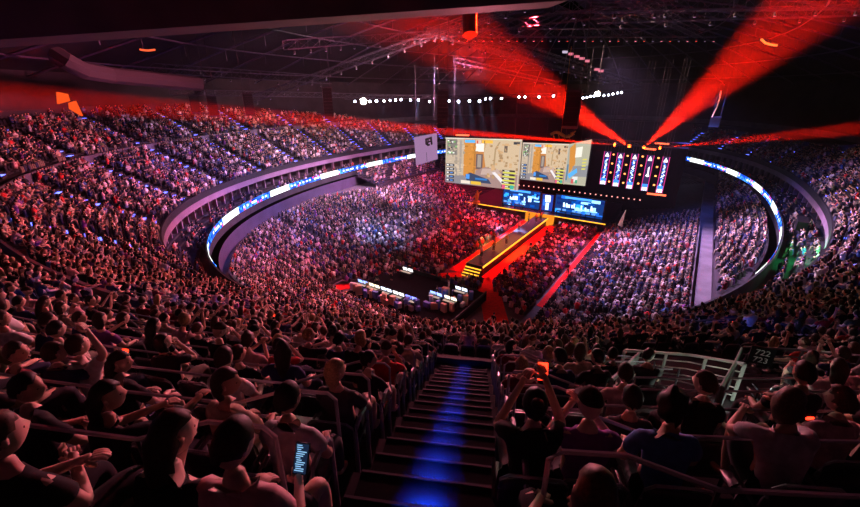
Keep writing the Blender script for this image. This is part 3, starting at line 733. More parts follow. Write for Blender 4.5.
carpet([(-34, -14.95), (-3, -14.95)], 1.1, 'narrow red carpet aisle beside the right stand')
# LED walls on the stage
def facepanel(name, s, q0, q1, z0, z1, cells, par=None, thick=.2, mats=None):
    """flat picture wall across the hall; cells = (u0, v0, u1, v1, colour), u left to right, v top to bottom"""
    mb = MB()
    for k, (u0, v0, u1, v1, c) in enumerate(cells):
        d = .004 * (k + 1)
        P_ = [W(s - d, q0 + (q1 - q0) * u, z1 + (z0 - z1) * v) for u, v in ((u0, v0), (u0, v1), (u1, v1), (u1, v0))]
        mb.add(P_, [(0, 1, 2, 3)], c)
    return link(name, mb.mesh(name, mat('stage_picture', attr='E:tint', es=2.4), tint=True), par)
rs = random.Random(5)
def stage_cells():
    c = [(0, 0, 1, 1, (.003, .02, .10))]
    for _ in range(34):
        u, v = rs.random() * .9, rs.random() * .8; w_, h_ = rs.uniform(.05, .2), rs.uniform(.06, .2)
        c.append((u, v, min(1, u + w_), min(1, v + h_), rs.choice([(.01, .10, .55), (.02, .25, .9), (.0, .04, .25), (.25, .55, 1.), (.003, .01, .08)])))
    for _ in range(12):
        u = rs.uniform(.15, .8); c.append((u, rs.uniform(.35, .5), u + .03, .62, (.55, .75, 1.)))
    c.append((.2, .02, .75, .13, (.05, .25, .8)))
    return c
def poly_on(mb, s, q0, q1, z0, z1, pts, c, d=.16): mb.add([W(s - d, q0 + (q1 - q0) * u, z1 + (z0 - z1) * v) for u, v in pts], [tuple(range(len(pts)))], c)
for (q0, q1, nm) in ((4.3, -3.0, 'left'), (-5.9, -14.2, 'right')):
    mb = MB(); lbox(mb, -1.5, -1.2, q0 + .15, q1 - .15, 1.5, 5.0)
    t = thing('stage_video_wall', mb, STAGEB, 'blue lit video wall standing on the %s half of the stage' % nm, 'screen', 'video walls on the stage')
    facepanel('picture', -1.53, q0, q1, 1.6, 4.9, stage_cells(), t)
mb = MB(); lbox(mb, -1.3, -.9, -5.5, -3.3, 1.5, 4.6); t = thing('stage_totem', mb, STAGEB, 'narrow white and blue pillar between the two stage video walls', 'display')
facepanel('picture', -1.33, -3.4, -5.4, 1.6, 4.6, [(0, 0, 1, 1, (.01, .03, .2)), (.25, .05, .75, .45, (.8, .85, .9)), (.35, .5, .65, .95, (.5, .7, 1.)), (.1, .3, .3, .7, (.02, .1, .5))], t)
# players' desks on the stage
for q in (3., .6, -7.4, -10., -12.4):
    d = empty('gaming_desk', W(-2.4, q, 1.5), ZROT); d['label'] = 'dark desk with blue monitors on the stage, %s' % {3.: 'first from the left', .6: 'second from the left', -7.4: 'third from the left', -10.: 'fourth from the left', -12.4: 'rightmost'}[q]; d['category'] = 'desk'; d['group'] = 'player desks on the stage'
    mb = MB(); mb.box((0, 0, .72), (1.8, .6, .05)); mb.box((-.8, 0, .36), (.06, .5, .7)); mb.box((.8, 0, .36), (.06, .5, .7)); part('table', mb, STAGEB, d)
    for x in (-.45, .45):
        mb = MB(); mb.box((x, 0, 1.02), (.6, .04, .36)); part('monitor', mb, glow('monitor_blue', (.15, .4, 1.), 1.2), d)
# ---------------- hanging screens
def hang_screen(name, label, tl, tr, bl, br, cells, thick=.35, m=None):
    tl, tr, bl, br = map(Vector, (tl, tr, bl, br)); n = (tr - tl).cross(bl - tl).normalized()
    if n.y > 0: n = -n
    mb = MB(); k = n * -thick
    mb.add([tl, tr, br, bl, tl + k, tr + k, br + k, bl + k], [(0, 3, 2, 1), (4, 5, 6, 7), (0, 1, 5, 4), (1, 2, 6, 5), (2, 3, 7, 6), (3, 0, 4, 7)])
    t = thing(name, mb, STAGEB, label, 'screen')
    mb = MB()
    def P(u, v, d): return tl.lerp(tr, u).lerp(bl.lerp(br, u), v) + n * d
    for i, (pts, c) in enumerate(cells):
        mb.add([P(u, v, .02 + .0015 * i) for u, v in pts], [tuple(range(len(pts)))], c)
    link('picture', mb.mesh('picture', m or SCREEN, tint=True), t)
    mb = MB()
    for u in (.1, .5, .9): mb.bar(tl.lerp(tr, u) + k / 2, tl.lerp(tr, u) + k / 2 + Vector((0, 0, 13)), .03, 4)
    part('hanging_cables', mb, STEEL_D, t); return t
def rc(u0, v0, u1, v1, c): return ([(u0, v0), (u0, v1), (u1, v1), (u1, v0)], c)
BE, OR, PK = (.50, .31, .16), (.58, .24, .05), (.34, .22, .20)
def game_view(sx=0., k=1.):
    r = random.Random(3 + int(k * 10)); c = [rc(0, 0, 1, 1, BE)]
    c += [rc(0, 0, .26, 1, (.50, .40, .30)), rc(.14, .05, .17, .9, (.30, .25, .22)), rc(.2, .05, .23, .9, (.36, .3, .26)), rc(.26, .02, .42, .85, OR), rc(.4, .1, .42, .85, (.40, .17, .04)),
          rc(.42, .10, .53, .32, (.85, .80, .72)), rc(.42, .27, .57, .66, (.50, .20, .06)), rc(.43, .32, .52, .64, (.14, .10, .10)), rc(.45, .34, .50, .6, (.34, .28, .24)),
          ([(.57, .05), (.53, .3), (.57, .66), (1., .72), (1, 0), (.66, 0)], (.58, .43, .28)), ([(.66, .55), (.67, .2), (.72, .06), (.74, .06), (.69, .22), (.68, .56)], (.40, .27, .15)),
          rc(.79, .12, .83, .26, (.14, .10, .08)), rc(.90, .05, .98, .10, (.05, .05, .06)),
          ([(.40, .86), (.44, .66), (.57, .58), (1., .70), (1, 1), (0, 1), (0, .95)], PK), ([(0, .86), (.26, .80), (.40, .88), (.38, 1), (0, 1)], (.24, .22, .24)), ([(.52, .62), (.72, .60), (.78, .72), (.5, .75)], (.50, .36, .31))]
    for _ in range(170):
        u, v = r.uniform(.02, .97), r.uniform(.05, .8); w_ = r.uniform(.01, .05); h_ = r.uniform(.01, .06); f = r.choice([.72, 1.14, .9, .82, 1.2]); base = BE if u > .57 else (OR if .26 < u < .42 else (.5, .4, .3) if u < .26 else None)
        if base: c.append(rc(u, v, min(u + w_, 1), v + h_, tuple(min(1, b * f) for b in base)))
    c += [rc(.03, .03, .17, .36, (.20, .18, .16))]
    for _ in range(26):
        u, v = r.uniform(.03, .15), r.uniform(.03, .33); c.append(rc(u, v, u + .025, v + .03, r.choice([(.8, .8, .75), (.05, .05, .05), (.2, .45, .15), (.45, .35, .25)])))
    for i in range(5):
        v = .56 + i * .085; c += [rc(.02, v, .14, v + .06, (.05, .05, .07)), rc(.03, v + .015, .06, v + .045, (.8, .8, .8)), rc(.08, v + .02, .12, v + .04, r.choice([(.1, .3, .8), (.7, .7, .7)]))]
    c += [rc(.28, .03, .42, .09, (.12, .45, .85)), rc(.43, .03, .50, .11, (.7, .5, .4)), rc(.44, .04, .46, .10, (.6, .08, .05)), rc(.51, .03, .65, .09, (.85, .45, .06)), rc(.54, .04, .55, .1, (.1, .08, .05))]
    c += [([(.30, .78), (.37, .72), (.62, .83), (.66, .92), (.45, .92), (.32, .9)], (.04, .06, .12)), rc(.31, .76, .36, .86, (.08, .3, .8)), rc(.44, .82, .60, .86, (.03, .18, .5)), rc(.38, .90, .52, .97, (.70, .45, .05)), rc(.24, .9, .37, .97, (.75, .65, .55)), ([(.66, .68), (.70, .66), (.84, .86), (.80, .9)], (.75, .7, .72))]
    for i in range(5):
        v = .60 + i * .08; c += [rc(.79, v, .95, v + .035, (.04, .03, .03)), rc(.80, v + .04, .96, v + .07, (.62, .62, .08)), rc(.82, v + .01, .88, v + .03, (.75, .75, .6))]
    c += [rc(.80, .9, .84, .99, (.7, .1, .2)), rc(.90, .9, .95, .98, (.05, .4, .3)), rc(.985, 0, 1, 1, (.5, .42, .35)), rc(0, 0, 1, .012, (.8, .75, .68))]
    return c
def vert(p, y):
    lo, hi = 0., EYE
    for _ in range(40):
        m = (lo + hi) / 2
        if px((p.x, p.y, m))[1] > y: lo = m
        else: hi = m
    return Vector((p.x, p.y, lo))
def planar(a, ya, b, yb): return [a, b, vert(a, ya), vert(b, yb)]
S1 = planar(at(446, 137.5, d=71), 182, at(522.5, 139.5, d=64), 190.5)
hang_screen('hanging_screen', 'large left hanging screen showing a sandy courtyard game scene', *S1, game_view())
S2 = planar(at(523, 142.5, d=66), 179, at(569.5, 144, d=63), 184)
hang_screen('hanging_screen', 'middle hanging screen right of the large one, showing the same courtyard', *S2, game_view(0, 1.2))
S3 = planar(at(569.5, 144, d=63), 184, at(592, 139.3, d=60), 186)
g3 = [rc(0, 0, 1, 1, (.42, .40, .30)), rc(0, .05, .3, .95, (.33, .35, .30)), ([(.05, .1), (.3, .0), (.4, .5), (.15, .75)], OR), rc(.35, .12, .65, .35, (.8, .76, .66)), rc(.3, .55, 1, .8, (.25, .25, .27)), rc(.02, .5, .1, .9, (.1, .2, .3)),
      ([(.1, .75), (.5, .6), (.55, .7), (.2, .85)], (.1, .4, .8)), rc(.35, .8, .6, .92, (.7, .7, .7)), rc(.3, .86, .42, .97, (.6, .1, .1)), rc(.5, .88, .6, .96, (.05, .35, .2))]
for i in range(4): g3.append(rc(.72, .4 + i * .07, .9, .43 + i * .07, (.65, .6, .1)))
hang_screen('hanging_screen', 'narrow angled right hanging screen folded towards the camera', *S3, g3)
# housing truss above the screens with tiny lamps below
mb = MB(); a, b = at(519, 185, d=65), at(640, 200, d=60)
for k in range(24):
    p = a.lerp(b, k / 23); mb.box(p, (.14, .14, .14))
t = thing('lamp_string', mb, glow('warm_pin', (1., .35, .3), 2.), 'row of small warm lamps on the dark beam under the screens', 'lamp row'); t['kind'] = 'stuff'
# ---------------- five tall LED banners
tops = [(607, 149.5), (620.2, 150.8), (635.2, 151.5), (650.3, 153), (666.8, 154.5)]; bots = [(602.3, 184), (615, 186), (628.6, 188.3), (643.4, 190.5), (658.4, 192.5)]; deps = [68, 66.2, 64.4, 62.6, 60.8]
PLC = ['leftmost', 'second from the left', 'middle', 'second from the right', 'rightmost']
for i in range(5):
    d = deps[i]; hw = 3.1 * d / FPX
    tl, bl = at(tops[i][0] - 3.1, tops[i][1], d=d), at(bots[i][0] - 3.1, bots[i][1], d=d)
    wv = Vector((1, -.62, 0)).normalized() * hw * 2
    tl = Vector((bl.x, bl.y, tl.z)); tr, br = tl + wv, bl + wv
    r = random.Random(i); c = [rc(0, 0, 1, 1, (.02, .012, .05)), rc(.0, 0, .07, 1, (.55, .02, .18)), rc(.93, 0, 1, 1, (.55, .02, .18)), ([(.2, .125), (.8, .125), (.5, .02)], (.85, .75, .8)), rc(.2, .13, .8, .15, (.8, .7, .75))]
    if i != 3:
        v = .17
        while v < .85:
            u = r.uniform(.12, .7); c.append(([(u, v), (u + .18, v), (1 - u, v + .09), (.85 - u, v + .09)], r.choice([(.05, .2, .95), (.4, .55, 1.), (.75, .85, 1.), (.02, .08, .5)]))); v += r.uniform(.02, .045)
    else:
        c += [([(.45, .35), (.65, .3), (.7, .5), (.85, .58), (.6, .6), (.25, .57), (.5, .5)], (.8, .7, .8))]
    c += [rc(.1, .80, .9, .88, (.03, .2, .85)), rc(.12, .89, .88, .99, (.7, .75, .85)), rc(.3, .91, .38, .99, (.1, .1, .2)), rc(.6, .91, .68, .99, (.1, .1, .2))]
    tt = hang_screen('led_banner', 'tall hanging LED banner with white triangle on top, %s of five' % PLC[i], tl, tr, bl, br, c, .2, mat('banner_picture', attr='E:tint', es=2.2)); tt['group'] = 'tall LED banners right of the screens'; tt['category'] = 'banner'
mb = MB()
for i in range(4):
    for k in range(4):
        p = at((tops[i][0] + tops[i + 1][0]) / 2 - k * 1.5, tops[i][1] + 5 + k * 9, d=deps[i] + .6); mb.box(p, (.22, .22, .22))
t = thing('blinder_lamps', mb, glow('amber_pin', (1., .3, .08), 3.), 'small amber lamps scattered between the LED banners', 'lamps'); t['kind'] = 'stuff'
for (x, y, x2, y2, d, c) in ((647, 193.5, 666, 195.5, 61, (1., .10, .03)), (456, 135, 469, 135.3, 71, (1., .2, .12)), (655, 143, 669, 144, 62, (1., .25, .15)), (643, 148.5, 656, 149.5, 62, (.9, .3, .2))):
    mb = MB(); mb.bar(at(x, y, d=d), at(x2, y2, d=d - 1), .14, 6)
    thing('light_bar', mb, glow('red_bar', (1., .12, .05), 3.), 'glowing red light bar %s' % {647: 'below the rightmost LED banner', 456: 'above the large left screen', 655: 'above the rightmost LED banner', 643: 'just above the fourth LED banner'}[x], 'light bar', 'red light bars')
# pink banner with a black mark
tl, tr, bl, br = at(414, 137.3, d=74), at(436.5, 133, d=70), at(416, 165.5, d=74), at(437.5, 159, d=70)
n = (tr - tl).cross(bl - tl).normalized(); n = -n if n.y > 0 else n; k = n * -.08
mb = MB(); mb.add([tl, tr, br, bl, tl + k, tr + k, br + k, bl + k], [(0, 3, 2, 1), (4, 5, 6, 7), (0, 1, 5, 4), (1, 2, 6, 5), (2, 3, 7, 6), (3, 0, 4, 7)])
ban = thing('hanging_banner', mb, glow('pink_glowing_cloth', (.42, .23, .44), .85), 'pale pink square banner with black emblem hanging left of the screens', 'banner')  # cloth emits its pink tone, standing in for light on the banner
def PB(u, v, d=.02): return tl.lerp(tr, u).lerp(bl.lerp(br, u), v) + n * d
mb = MB()
for pts in ([(.50, .13), (.80, .10), (.80, .18), (.50, .21)], [(.50, .13), (.58, .12), (.58, .38), (.50, .39)], [(.72, .12), (.80, .10), (.82, .40), (.74, .41)], [(.50, .25), (.80, .23), (.80, .29), (.50, .31)], [(.50, .36), (.70, .35), (.70, .42), (.50, .43)], [(.62, .12), (.68, .12), (.62, .42), (.56, .42)]):
    mb.add([PB(*p) for p in pts], [(0, 1, 2, 3)])
for v in (0,): mb.add([PB(.525, .45), PB(.54, .45), PB(.54, .98), PB(.525, .98)], [(0, 1, 2, 3)])
part('emblem', mb, DARK, ban)
mb = MB(); mb.bar(PB(.1, 0), PB(.1, 0) + Vector((0, 0, 12)), .03, 4); mb.bar(PB(.9, 0), PB(.9, 0) + Vector((0, 0, 12)), .03, 4); part('hanging_cables', mb, STEEL_D, ban)
# golden dragon-like ornament above the screens, gold statue left of the stage, pale blade right
mb = MB(); c0 = at(561, 134.5, d=66)
for i in range(9):
    a_ = i / 8; p0 = c0 + Vector((-1.7 + 3.4 * a_, 0, .35 * math.sin(a_ * 6))); p1 = c0 + Vector((-1.7 + 3.4 * (a_ + .12), 0, .35 * math.sin((a_ + .12) * 6))); mb.bar(p0, p1, .28 - .1 * abs(a_ - .5), 6)
for i in (1, 3, 5, 7): mb.bar(c0 + Vector((-1.7 + .42 * i, 0, 0)), c0 + Vector((-1.5 + .42 * i, -.1, -.6)), .09, 5)
mb.bar(c0 + Vector((1.6, 0, .1)), c0 + Vector((2.3, -.2, .55)), .2, 6, r2=.08)
mb.bar(c0 + Vector((0, 0, 0)), c0 + Vector((0, 0, 13)), .03, 4)
thing('hanging_ornament', mb, mat('gold', (.75, .42, .08), .35, metal=.6), 'golden creature shaped ornament hanging above the middle screen', 'ornament')
mb = MB(); b0 = W(-3.6, 9.0, 1.5)
mb.bar(b0, b0 + Vector((0, 0, .5)), .7, 8); mb.bar(b0 + Vector((0, 0, .5)), b0 + Vector((.1, 0, 1.9)), .3, 8, r2=.42); mb.bar(b0 + Vector((.1, 0, 1.9)), b0 + Vector((.1, -.1, 2.6)), .25, 8, r2=.15)
mb.bar(b0 + Vector((.1, 0, 1.8)), b0 + Vector((.9, -.2, 2.5)), .12, 6); mb.bar(b0 + Vector((0, 0, 1.8)), b0 + Vector((-.7, -.2, 1.2)), .12, 6)
thing('statue', mb, mat('gold', ()), 'golden statue on a round base at the left end of the stage', 'statue')
mb = MB(); q0 = at(148 / 2.966 + 570, 165 / 2.966 + 170, d=63); mb.bar(q0, q0 + Vector((.5, 0, 2.6)), .35, 6, r2=.04)
thing('blade_sculpture', mb, mat('pale_blade', (.6, .55, .3), .5), 'tall pale pointed sculpture at the right end of the stage', 'sculpture')
# added dark sheet behind the stage, standing in for the unlit hall beyond
mb = MB(); lbox(mb, 12.2, 12.6, -24, 26, 0, 17); struct('wall_dark_backing', mb, mat('dark_backing', (.006, .004, .009), .95, noise=.5, nscale=1.5))
# ---------------- front-of-house control deck
fo = empty('control_deck', W(-40.3, -2.5), ZROT, label='black production deck in the middle of the floor crowd', category='platform')
mb = MB(); lbox(mb, FOH[0], FOH[1], FOH[2], FOH[3], 0, .9); sub(mb, 'platform', mat('deck_felt', (.006, .006, .008), .95, noise=.3, nscale=2, spec=.02), fo)
mb = MB(); lbox(mb, FOH[1] - .1, FOH[1], -3, FOH[3], .9, 1.35); lbox(mb, FOH[0], FOH[1], FOH[2], FOH[2] + .1, .9, 1.2); sub(mb, 'screen_wall', BLACKM, fo)
dk = [(-43.2, q) for q in (3., 1.3, -.4, -2.1, -3.8)] + [(-41.0, q) for q in (-5.5, -7.3)] + [(-38.5, -7.2), (-37.6, .8)]
for i, (s, q) in enumerate(dk):
    d = empty('control_desk', W(s, q, .9), ZROT); d['category'] = 'desk'; d['group'] = 'mixing desks on the production deck'
    d['label'] = 'mixing desk with lit screens, %s' % (ORD[i] + ' along the near edge of the deck' if i < 5 else ['left one of the right pair', 'right one of the right pair', 'far right corner of deck', 'alone at the far edge of deck'][i - 5])
    mb = MB(); mb.box((0, 0, .72), (1.5, .8, .08)); mb.box((-.65, 0, .36), (.08, .7, .7)); mb.box((.65, 0, .36), (.08, .7, .7)); part('table', mb, STAGEB, d)
    cc = [(.3, .45, 1.), (.9, .8, .6), (.7, .8, 1.), (.9, .9, .9), (.25, .3, 1.)][i % 5]
    for x in (-.4, .4):
        mb = MB(); mb.box((x, .2, 1.0), (.62, .05, .4), mtx=Matrix.Rotation(.35, 3, 'X')); part('monitor', mb, glow('desk_screen_%d' % (i % 5), cc, 2.4), d)
    mb = MB()
    for a_ in range(10): mb.box((-.6 + .13 * a_, -.15, .78), (.05, .3, .03))
    part('faders', mb, glow('fader_light', (.9, .65, .5), 1.0), d)
r6 = random.Random(12)
for i in range(46):
    if i < 28: s, q = -43.9 + r6.uniform(-.3, .9), 4.0 - i * .33
    else: s, q = r6.uniform(-42.5, -37), r6.uniform(-8.6, -4.5)
    hh = r6.uniform(.35, 1.15); mb = MB(); mb.box((0, 0, hh / 2), (r6.uniform(.3, .8), r6.uniform(.25, .5), hh))
    o = link('equipment_case', mb.mesh('equipment_case', r6.choice([mat('case_pale', (.7, .68, .72), .6), mat('case_tan', (.6, .4, .28), .7), BLACKM, mat('case_blue', (.1, .15, .5), .6)])), None, W(s, q, .9), label='small equipment case or covered gear box crowded on the production deck', category='case', group='gear boxes on the production deck'); o.rotation_euler = (0, 0, r6.uniform(0, 3))
# ---------------- LED ribbon on the balcony front
mb = MB(); tab = arc_table(-3.5); L = tab[-1]; n = int(L / .5); rr_ = random.Random(2)
pal_b = [(.01, .06, .55), (.02, .12, .8), (.05, .3, .95), (.0, .03, .3)]
for i in range(n):
    s_ = i * L / n; t0_, t1_ = np.interp([s_, s_ + L / n], tab, TT); x0, y0 = ring(t0_, -3.5); x1, y1 = ring(t1_, -3.5)
    pp = px((x0, y0, 6.5))
    if pp[2] < 8 or (pp[0] > 430 and pp[1] > 279) or (pp[0] < 430 and pp[1] > 270) or (430 < pp[0] < 600 and pp[1] > 200): continue
    ph = (s_ % 15.) / 15.
    for k in range(3):
        z0_, z1_ = 6.12 + k * .32, 6.12 + (k + 1) * .32
        if ph < .36: c = (.62, .72, .72) if (k == 1 and rr_.random() < .25) else (.80, .86, .82)
        else:
            c = rr_.choice(pal_b); e_ = rr_.random()
            if k == 1 and e_ < .45: c = (.75, .85, 1.)
            elif e_ < .1: c = (.7, .05, .2)
        mb.add([(x0, y0, z0_), (x1, y1, z0_), (x1, y1, z1_), (x0, y0, z1_)], [(0, 1, 2, 3)], c)
rib = thing('led_ribbon', mb, mat('ribbon_picture', attr='E:tint', es=2.3), 'curved blue and white LED ribbon board along the balcony front', 'screen', tint=True)
# ================================================================== STAIRS, RAILINGS, SEATS NEAR THE CAMERA
ANG = A_NEAR - math.pi / 2            # rotation that turns local +Y down the stairs
def SXY(f, side, z): x, y = stair_xy(f, side); return Vector((x, y, z))
rad_scale = 1.0
def f_of_row(j):                      # distance down the stairs of row j's front edge
    lo, hi = -8., 22.
    for _ in range(30):
        m = (lo + hi) / 2
        if rof(*stair_xy(m)) > row_r(j): lo = m
        else: hi = m
    return lo
FR = {j: f_of_row(j) for j in range(-6, NROW)}
STEPM = mat('step_concrete', (.008, .008, .012), .85, noise=.3, nscale=3, spec=.08)
NOSE = mat('step_nosing', (.09, .085, .10), .6)
stairs = empty('aisle_stairs', SXY(0, 0, EYE - 1.9), ANG, label='dark aisle stairs lit by blue step lights running down from the camera', category='stairs')
HALF = .60
mbs, mbn = MB(), MB(); STEPL = []
for j in range(-4, J_WALK):
    fb, ff = FR[j - 1], FR[j]; h = (row_z(j - 1) - row_z(j)) / 2
    for a, b, z in ((fb, (fb + ff) / 2, row_z(j) + h), ((fb + ff) / 2, ff, row_z(j) + .012)):
        c = SXY((a + b) / 2, 0, z - .25); mbs.box(c, (HALF * 2, b - a + .01, .5), ANG)
        mbn.box(SXY(b - .012, 0, z + .003), (HALF * 2, .022, .012), ANG)
        STEPL.append((b, z))
sub(mbs, 'steps', STEPM, stairs); sub(mbn, 'nosing', NOSE, stairs)
BLUE_STRIP = glow('blue_step_lamp', (.02, .10, 1.), 3.0)
for k, (b, z) in enumerate(STEPL):
    if b < 0.6: continue
    mb = MB(); mb.box(SXY(b + .006, 0, z - .045), (.16, .014, .014), ANG); sub(mb, 'step_lamp', BLUE_STRIP, stairs, 'small blue lamp under the step edge')
    d = bpy.data.lights.new('step_light', 'AREA'); d.shape = 'RECTANGLE'; d.size = .20; d.size_y = .03; d.energy = 11. * (1 + .06 * b); d.color = (.008, .07, 1.); d.spread = R(80)
    o = bpy.data.objects.new('step_light', d); COL.objects.link(o); o.location = SXY(b + .03, 0, z - .03)
    o.rotation_euler = (Vector((ux, uy, -2.2))).to_track_quat('-Z', 'Y').to_euler()
# aisle stairs of the other sections: simple step runs with their blue lamps
mb, mbl = MB(), MB()
for A_ in AISLES:
    if abs((A_ - T0 + math.pi) % (2 * math.pi) - math.pi) < .01: js = range(0)
    else: js = range(0, NROW)
    for j in js:
        if j == J_WALK: continue
        r1 = row_r(j - 1); r0_ = row_r(j)
        if r1 > float(rtop(A_)) - .1 or r0_ < 0: continue
        x1, y1 = ring(A_, r1); x0, y0 = ring(A_, r0_); a = math.atan2(y0 - y1, x0 - x1) - math.pi / 2; h = (row_z(j - 1) - row_z(j)) / 2
        xm, ym = x1 + (x0 - x1) * .25, y1 + (y0 - y1) * .25
        if px((xm, ym, row_z(j)))[2] < 3: continue
        mb.box((xm, ym, row_z(j) + h / 2), (1.2, math.hypot(x0 - x1, y0 - y1) * .5, h + .02), a)
        if js.start == 0: mbl.box((xm, ym, row_z(j) + h + .02), (.9, .36, .03), a)
struct('trim_aisle_steps', mb, CONC); struct('trim_aisle_lights', mbl, glow('aisle_blue', (.10, .14, 1.), 5.0))
# vomitories: dark parapet boxes let into the rows
def vomitory(f0, f1, s0, s1, label, hi=.75):
    zt = EYE - 1.9 - SLOPE * f0; zb = EYE - 1.9 - SLOPE * f1
    mb = MB(); t = .14
    mb.box(SXY(f0, (s0 + s1) / 2, zt + hi / 2 - .6), (s1 - s0, t, hi + 1.4), ANG)
    for s_ in (s0, s1):
        A_, B_ = SXY(f0, s_, 0), SXY(f1, s_, 0); dx = Vector((math.cos(ANG), math.sin(ANG), 0)) * t / 2
        vs = []
        for P_, z in ((A_, zt), (B_, zb)):
            for e in (-1, 1):
                for zz in (z - 1.2, z + hi): vs.append(Vector((P_.x, P_.y, zz)) + dx * e)
        mb.add(vs, [(0, 1, 3, 2), (4, 6, 7, 5), (0, 4, 5, 1), (2, 3, 7, 6), (1, 5, 7, 3), (0, 2, 6, 4)])
    mb.box(SXY((f0 + f1) / 2, (s0 + s1) / 2, zb + .12), (s1 - s0 - .2, f1 - f0, .1), ANG)
    return thing('stairwell_parapet', mb, DARK, label, 'wall')
vomitory(9.05, 10.3, -.92, .92, 'black parapet box closing the foot of the stairs', .52)
def tierhit(x, y, h=0.):
    u, v = (x - CX) / FPX, (y - CY) / FPX; r = Vector((u, CP - v * SP, -SP - v * CP)); pr_ = None
    for k in range(10, 1500):
        t = k * .05; p = Vector((0, 0, EYE)) + r * t
        if p.z <= Z0 + SLOPE * rof(p.x, p.y) + h: return p
    return p
def railing(name, tops_px, h, nbar, m, label, post_m=None, cat='railing', rt=.022, ph=None, extra=0, group=None):
    P_ = [tierhit(x, y, h) for x, y in tops_px]
    t = empty(name, P_[0] - Vector((0, 0, h)), 0, label=label, category=cat)
    if group: t['group'] = group
    L_ = [0]
    for a, b in zip(P_, P_[1:]): L_.append(L_[-1] + (b - a).length)
    def along(s):
        for i in range(len(P_) - 1):
            if s <= L_[i + 1] or i == len(P_) - 2: return P_[i].lerp(P_[i + 1], (s - L_[i]) / (L_[i + 1] - L_[i]))
    mb = MB(); mb.path(P_, rt * 1.3, 6); sub(mb, 'top_rail', m, t)
    for k in range(nbar):
        dz = h * (k + 1) / (nbar + 1); mb = MB(); mb.path([p - Vector((0, 0, dz)) for p in P_], rt * .6, 5); sub(mb, 'rail', m, t)
    n = max(1, round(L_[-1] / (ph or 1.3)))
    for k in range(n + 1):
        p = along(L_[-1] * k / n); mb = MB(); mb.box(p - Vector((0, 0, h / 2 + extra / 2)), (.05, .03, h + extra)); sub(mb, 'post', post_m or m, t)
    return t
PALEM = mat('pale_steel', (.50, .52, .50), .4, metal=.3, noise=.2, nscale=5)
railing('stairwell_railing', [(625, 350), (690, 355), (745, 364)], 1.0, 5, PALEM, 'pale steel railing with wide posts around the right stairwell', PALEM, ph=1.0)
railing('stairwell_railing', [(624, 351), (640, 352), (612, 380)], .95, 4, PALEM, 'short pale side railing at the left corner of the right stairwell', PALEM, ph=.8)
railing('stairwell_railing', [(744, 347), (800, 350), (862, 356)], 1.05, 5, STEEL, 'steel railing behind the black seat-block sign at right', None, ph=1.3)
railing('stairwell_railing', [(742, 348), (736, 362), (722, 388)], 1.0, 4, STEEL, 'sloping side railing left of the black seat-block sign', None, ph=1.2)
railing('walkway_railing', [(560, 328), (600, 327), (650, 324), (700, 321), (742, 318)], 1.0, 5, STEEL, 'long five bar railing along the walkway right of the stairs', None, ph=2.4)
railing('walkway_railing', [(200, 303), (260, 312), (330, 322), (400, 328), (480, 330), (560, 328)], 1.0, 1, STEEL, 'two bar railing along the front edge left of the stairs', None, ph=2.6)
# sign
sg_p = tierhit(764, 349, 1.12); sg = empty('block_sign', sg_p, R(-25), label='black square sign with seat block numbers 722 and 723 on the right railing', category='sign')
mb = MB(); mb.box((0, 0, -.16), (.40, .03, .40)); part('panel', mb, BLACKM, sg)
for k, tx in enumerate(('722', '723')):
    c = bpy.data.curves.new('sign_number', 'FONT'); c.body = tx; c.size = .17; c.extrude = .003; c.align_x = 'CENTER'; c.materials.append(mat('white_letters', (.85, .85, .85), .5))
    tmp = bpy.data.objects.new('t', c); COL.objects.link(tmp); mm = bpy.data.meshes.new_from_object(tmp.evaluated_get(bpy.context.evaluated_depsgraph_get())); bpy.data.objects.remove(tmp)
    o = bpy.data.objects.new('number', mm); COL.objects.link(o); o.parent = sg; o.location = (0, -.02, -.14 - .17 * k); o.rotation_euler = (R(90), 0, 0)
# row rails: one on each side of the stairs for every row
RAILM = mat('row_rail_steel', (.34, .32, .36), .35, metal=.35, noise=.15, nscale=5)
def row_path(j, side, dist, r_off=.05):
    r = row_r(j) + r_off; tab = arc_table(r); L = tab[-1]; s0 = np.interp(T0, TT, tab)
    t = float(np.interp((s0 + dist * (DIRS * side)) % L, tab, TT)); x, y = ring(t, r); return float(x), float(y)
DIRS = 1
tx = row_path(3, 1, 2.); DIRS = 1 if stair_loc(*tx)[1] > 0 else -1
for j in range(0, 21):
    if j in (J_WALK, J_WALK - 1): continue
    for side in (-1, 1):
        z = row_z(j) + .70; far_ = 10. if j < 9 else 14.
        if side > 0 and j in (8, 9): continue
        pts = [(0.74, -.55), (0.74, .14), (0.80, .20), (1.12, .20), (1.62, .0)] + [(d, 0.) for d in np.arange(2.6, far_, 1.)]
        if side > 0 and 4 < j < 15: pts = [p for p in pts if p[0] < 4.6]
        P_ = [Vector((*row_path(j, side, d), z + dz)) for d, dz in pts]
        t = empty('row_rail', P_[0], 0, label='steel rail before the %s row, %s of the stairs' % (ORD[j], 'left' if side < 0 else 'right'), category='railing', group='row rails on both sides of the stairs')
        mb = MB(); mb.path(P_, .015, 6); sub(mb, 'bar', RAILM, t)
        for d in np.arange(1.62, far_, 2.1):
            if side > 0 and 4 < j < 15 and d > 4.6: break
            x, y = row_path(j, side, d); mb = MB(); mb.bar((x, y, z), (x, y, row_z(j)), .014, 5); sub(mb, 'post', STEEL_D, t)
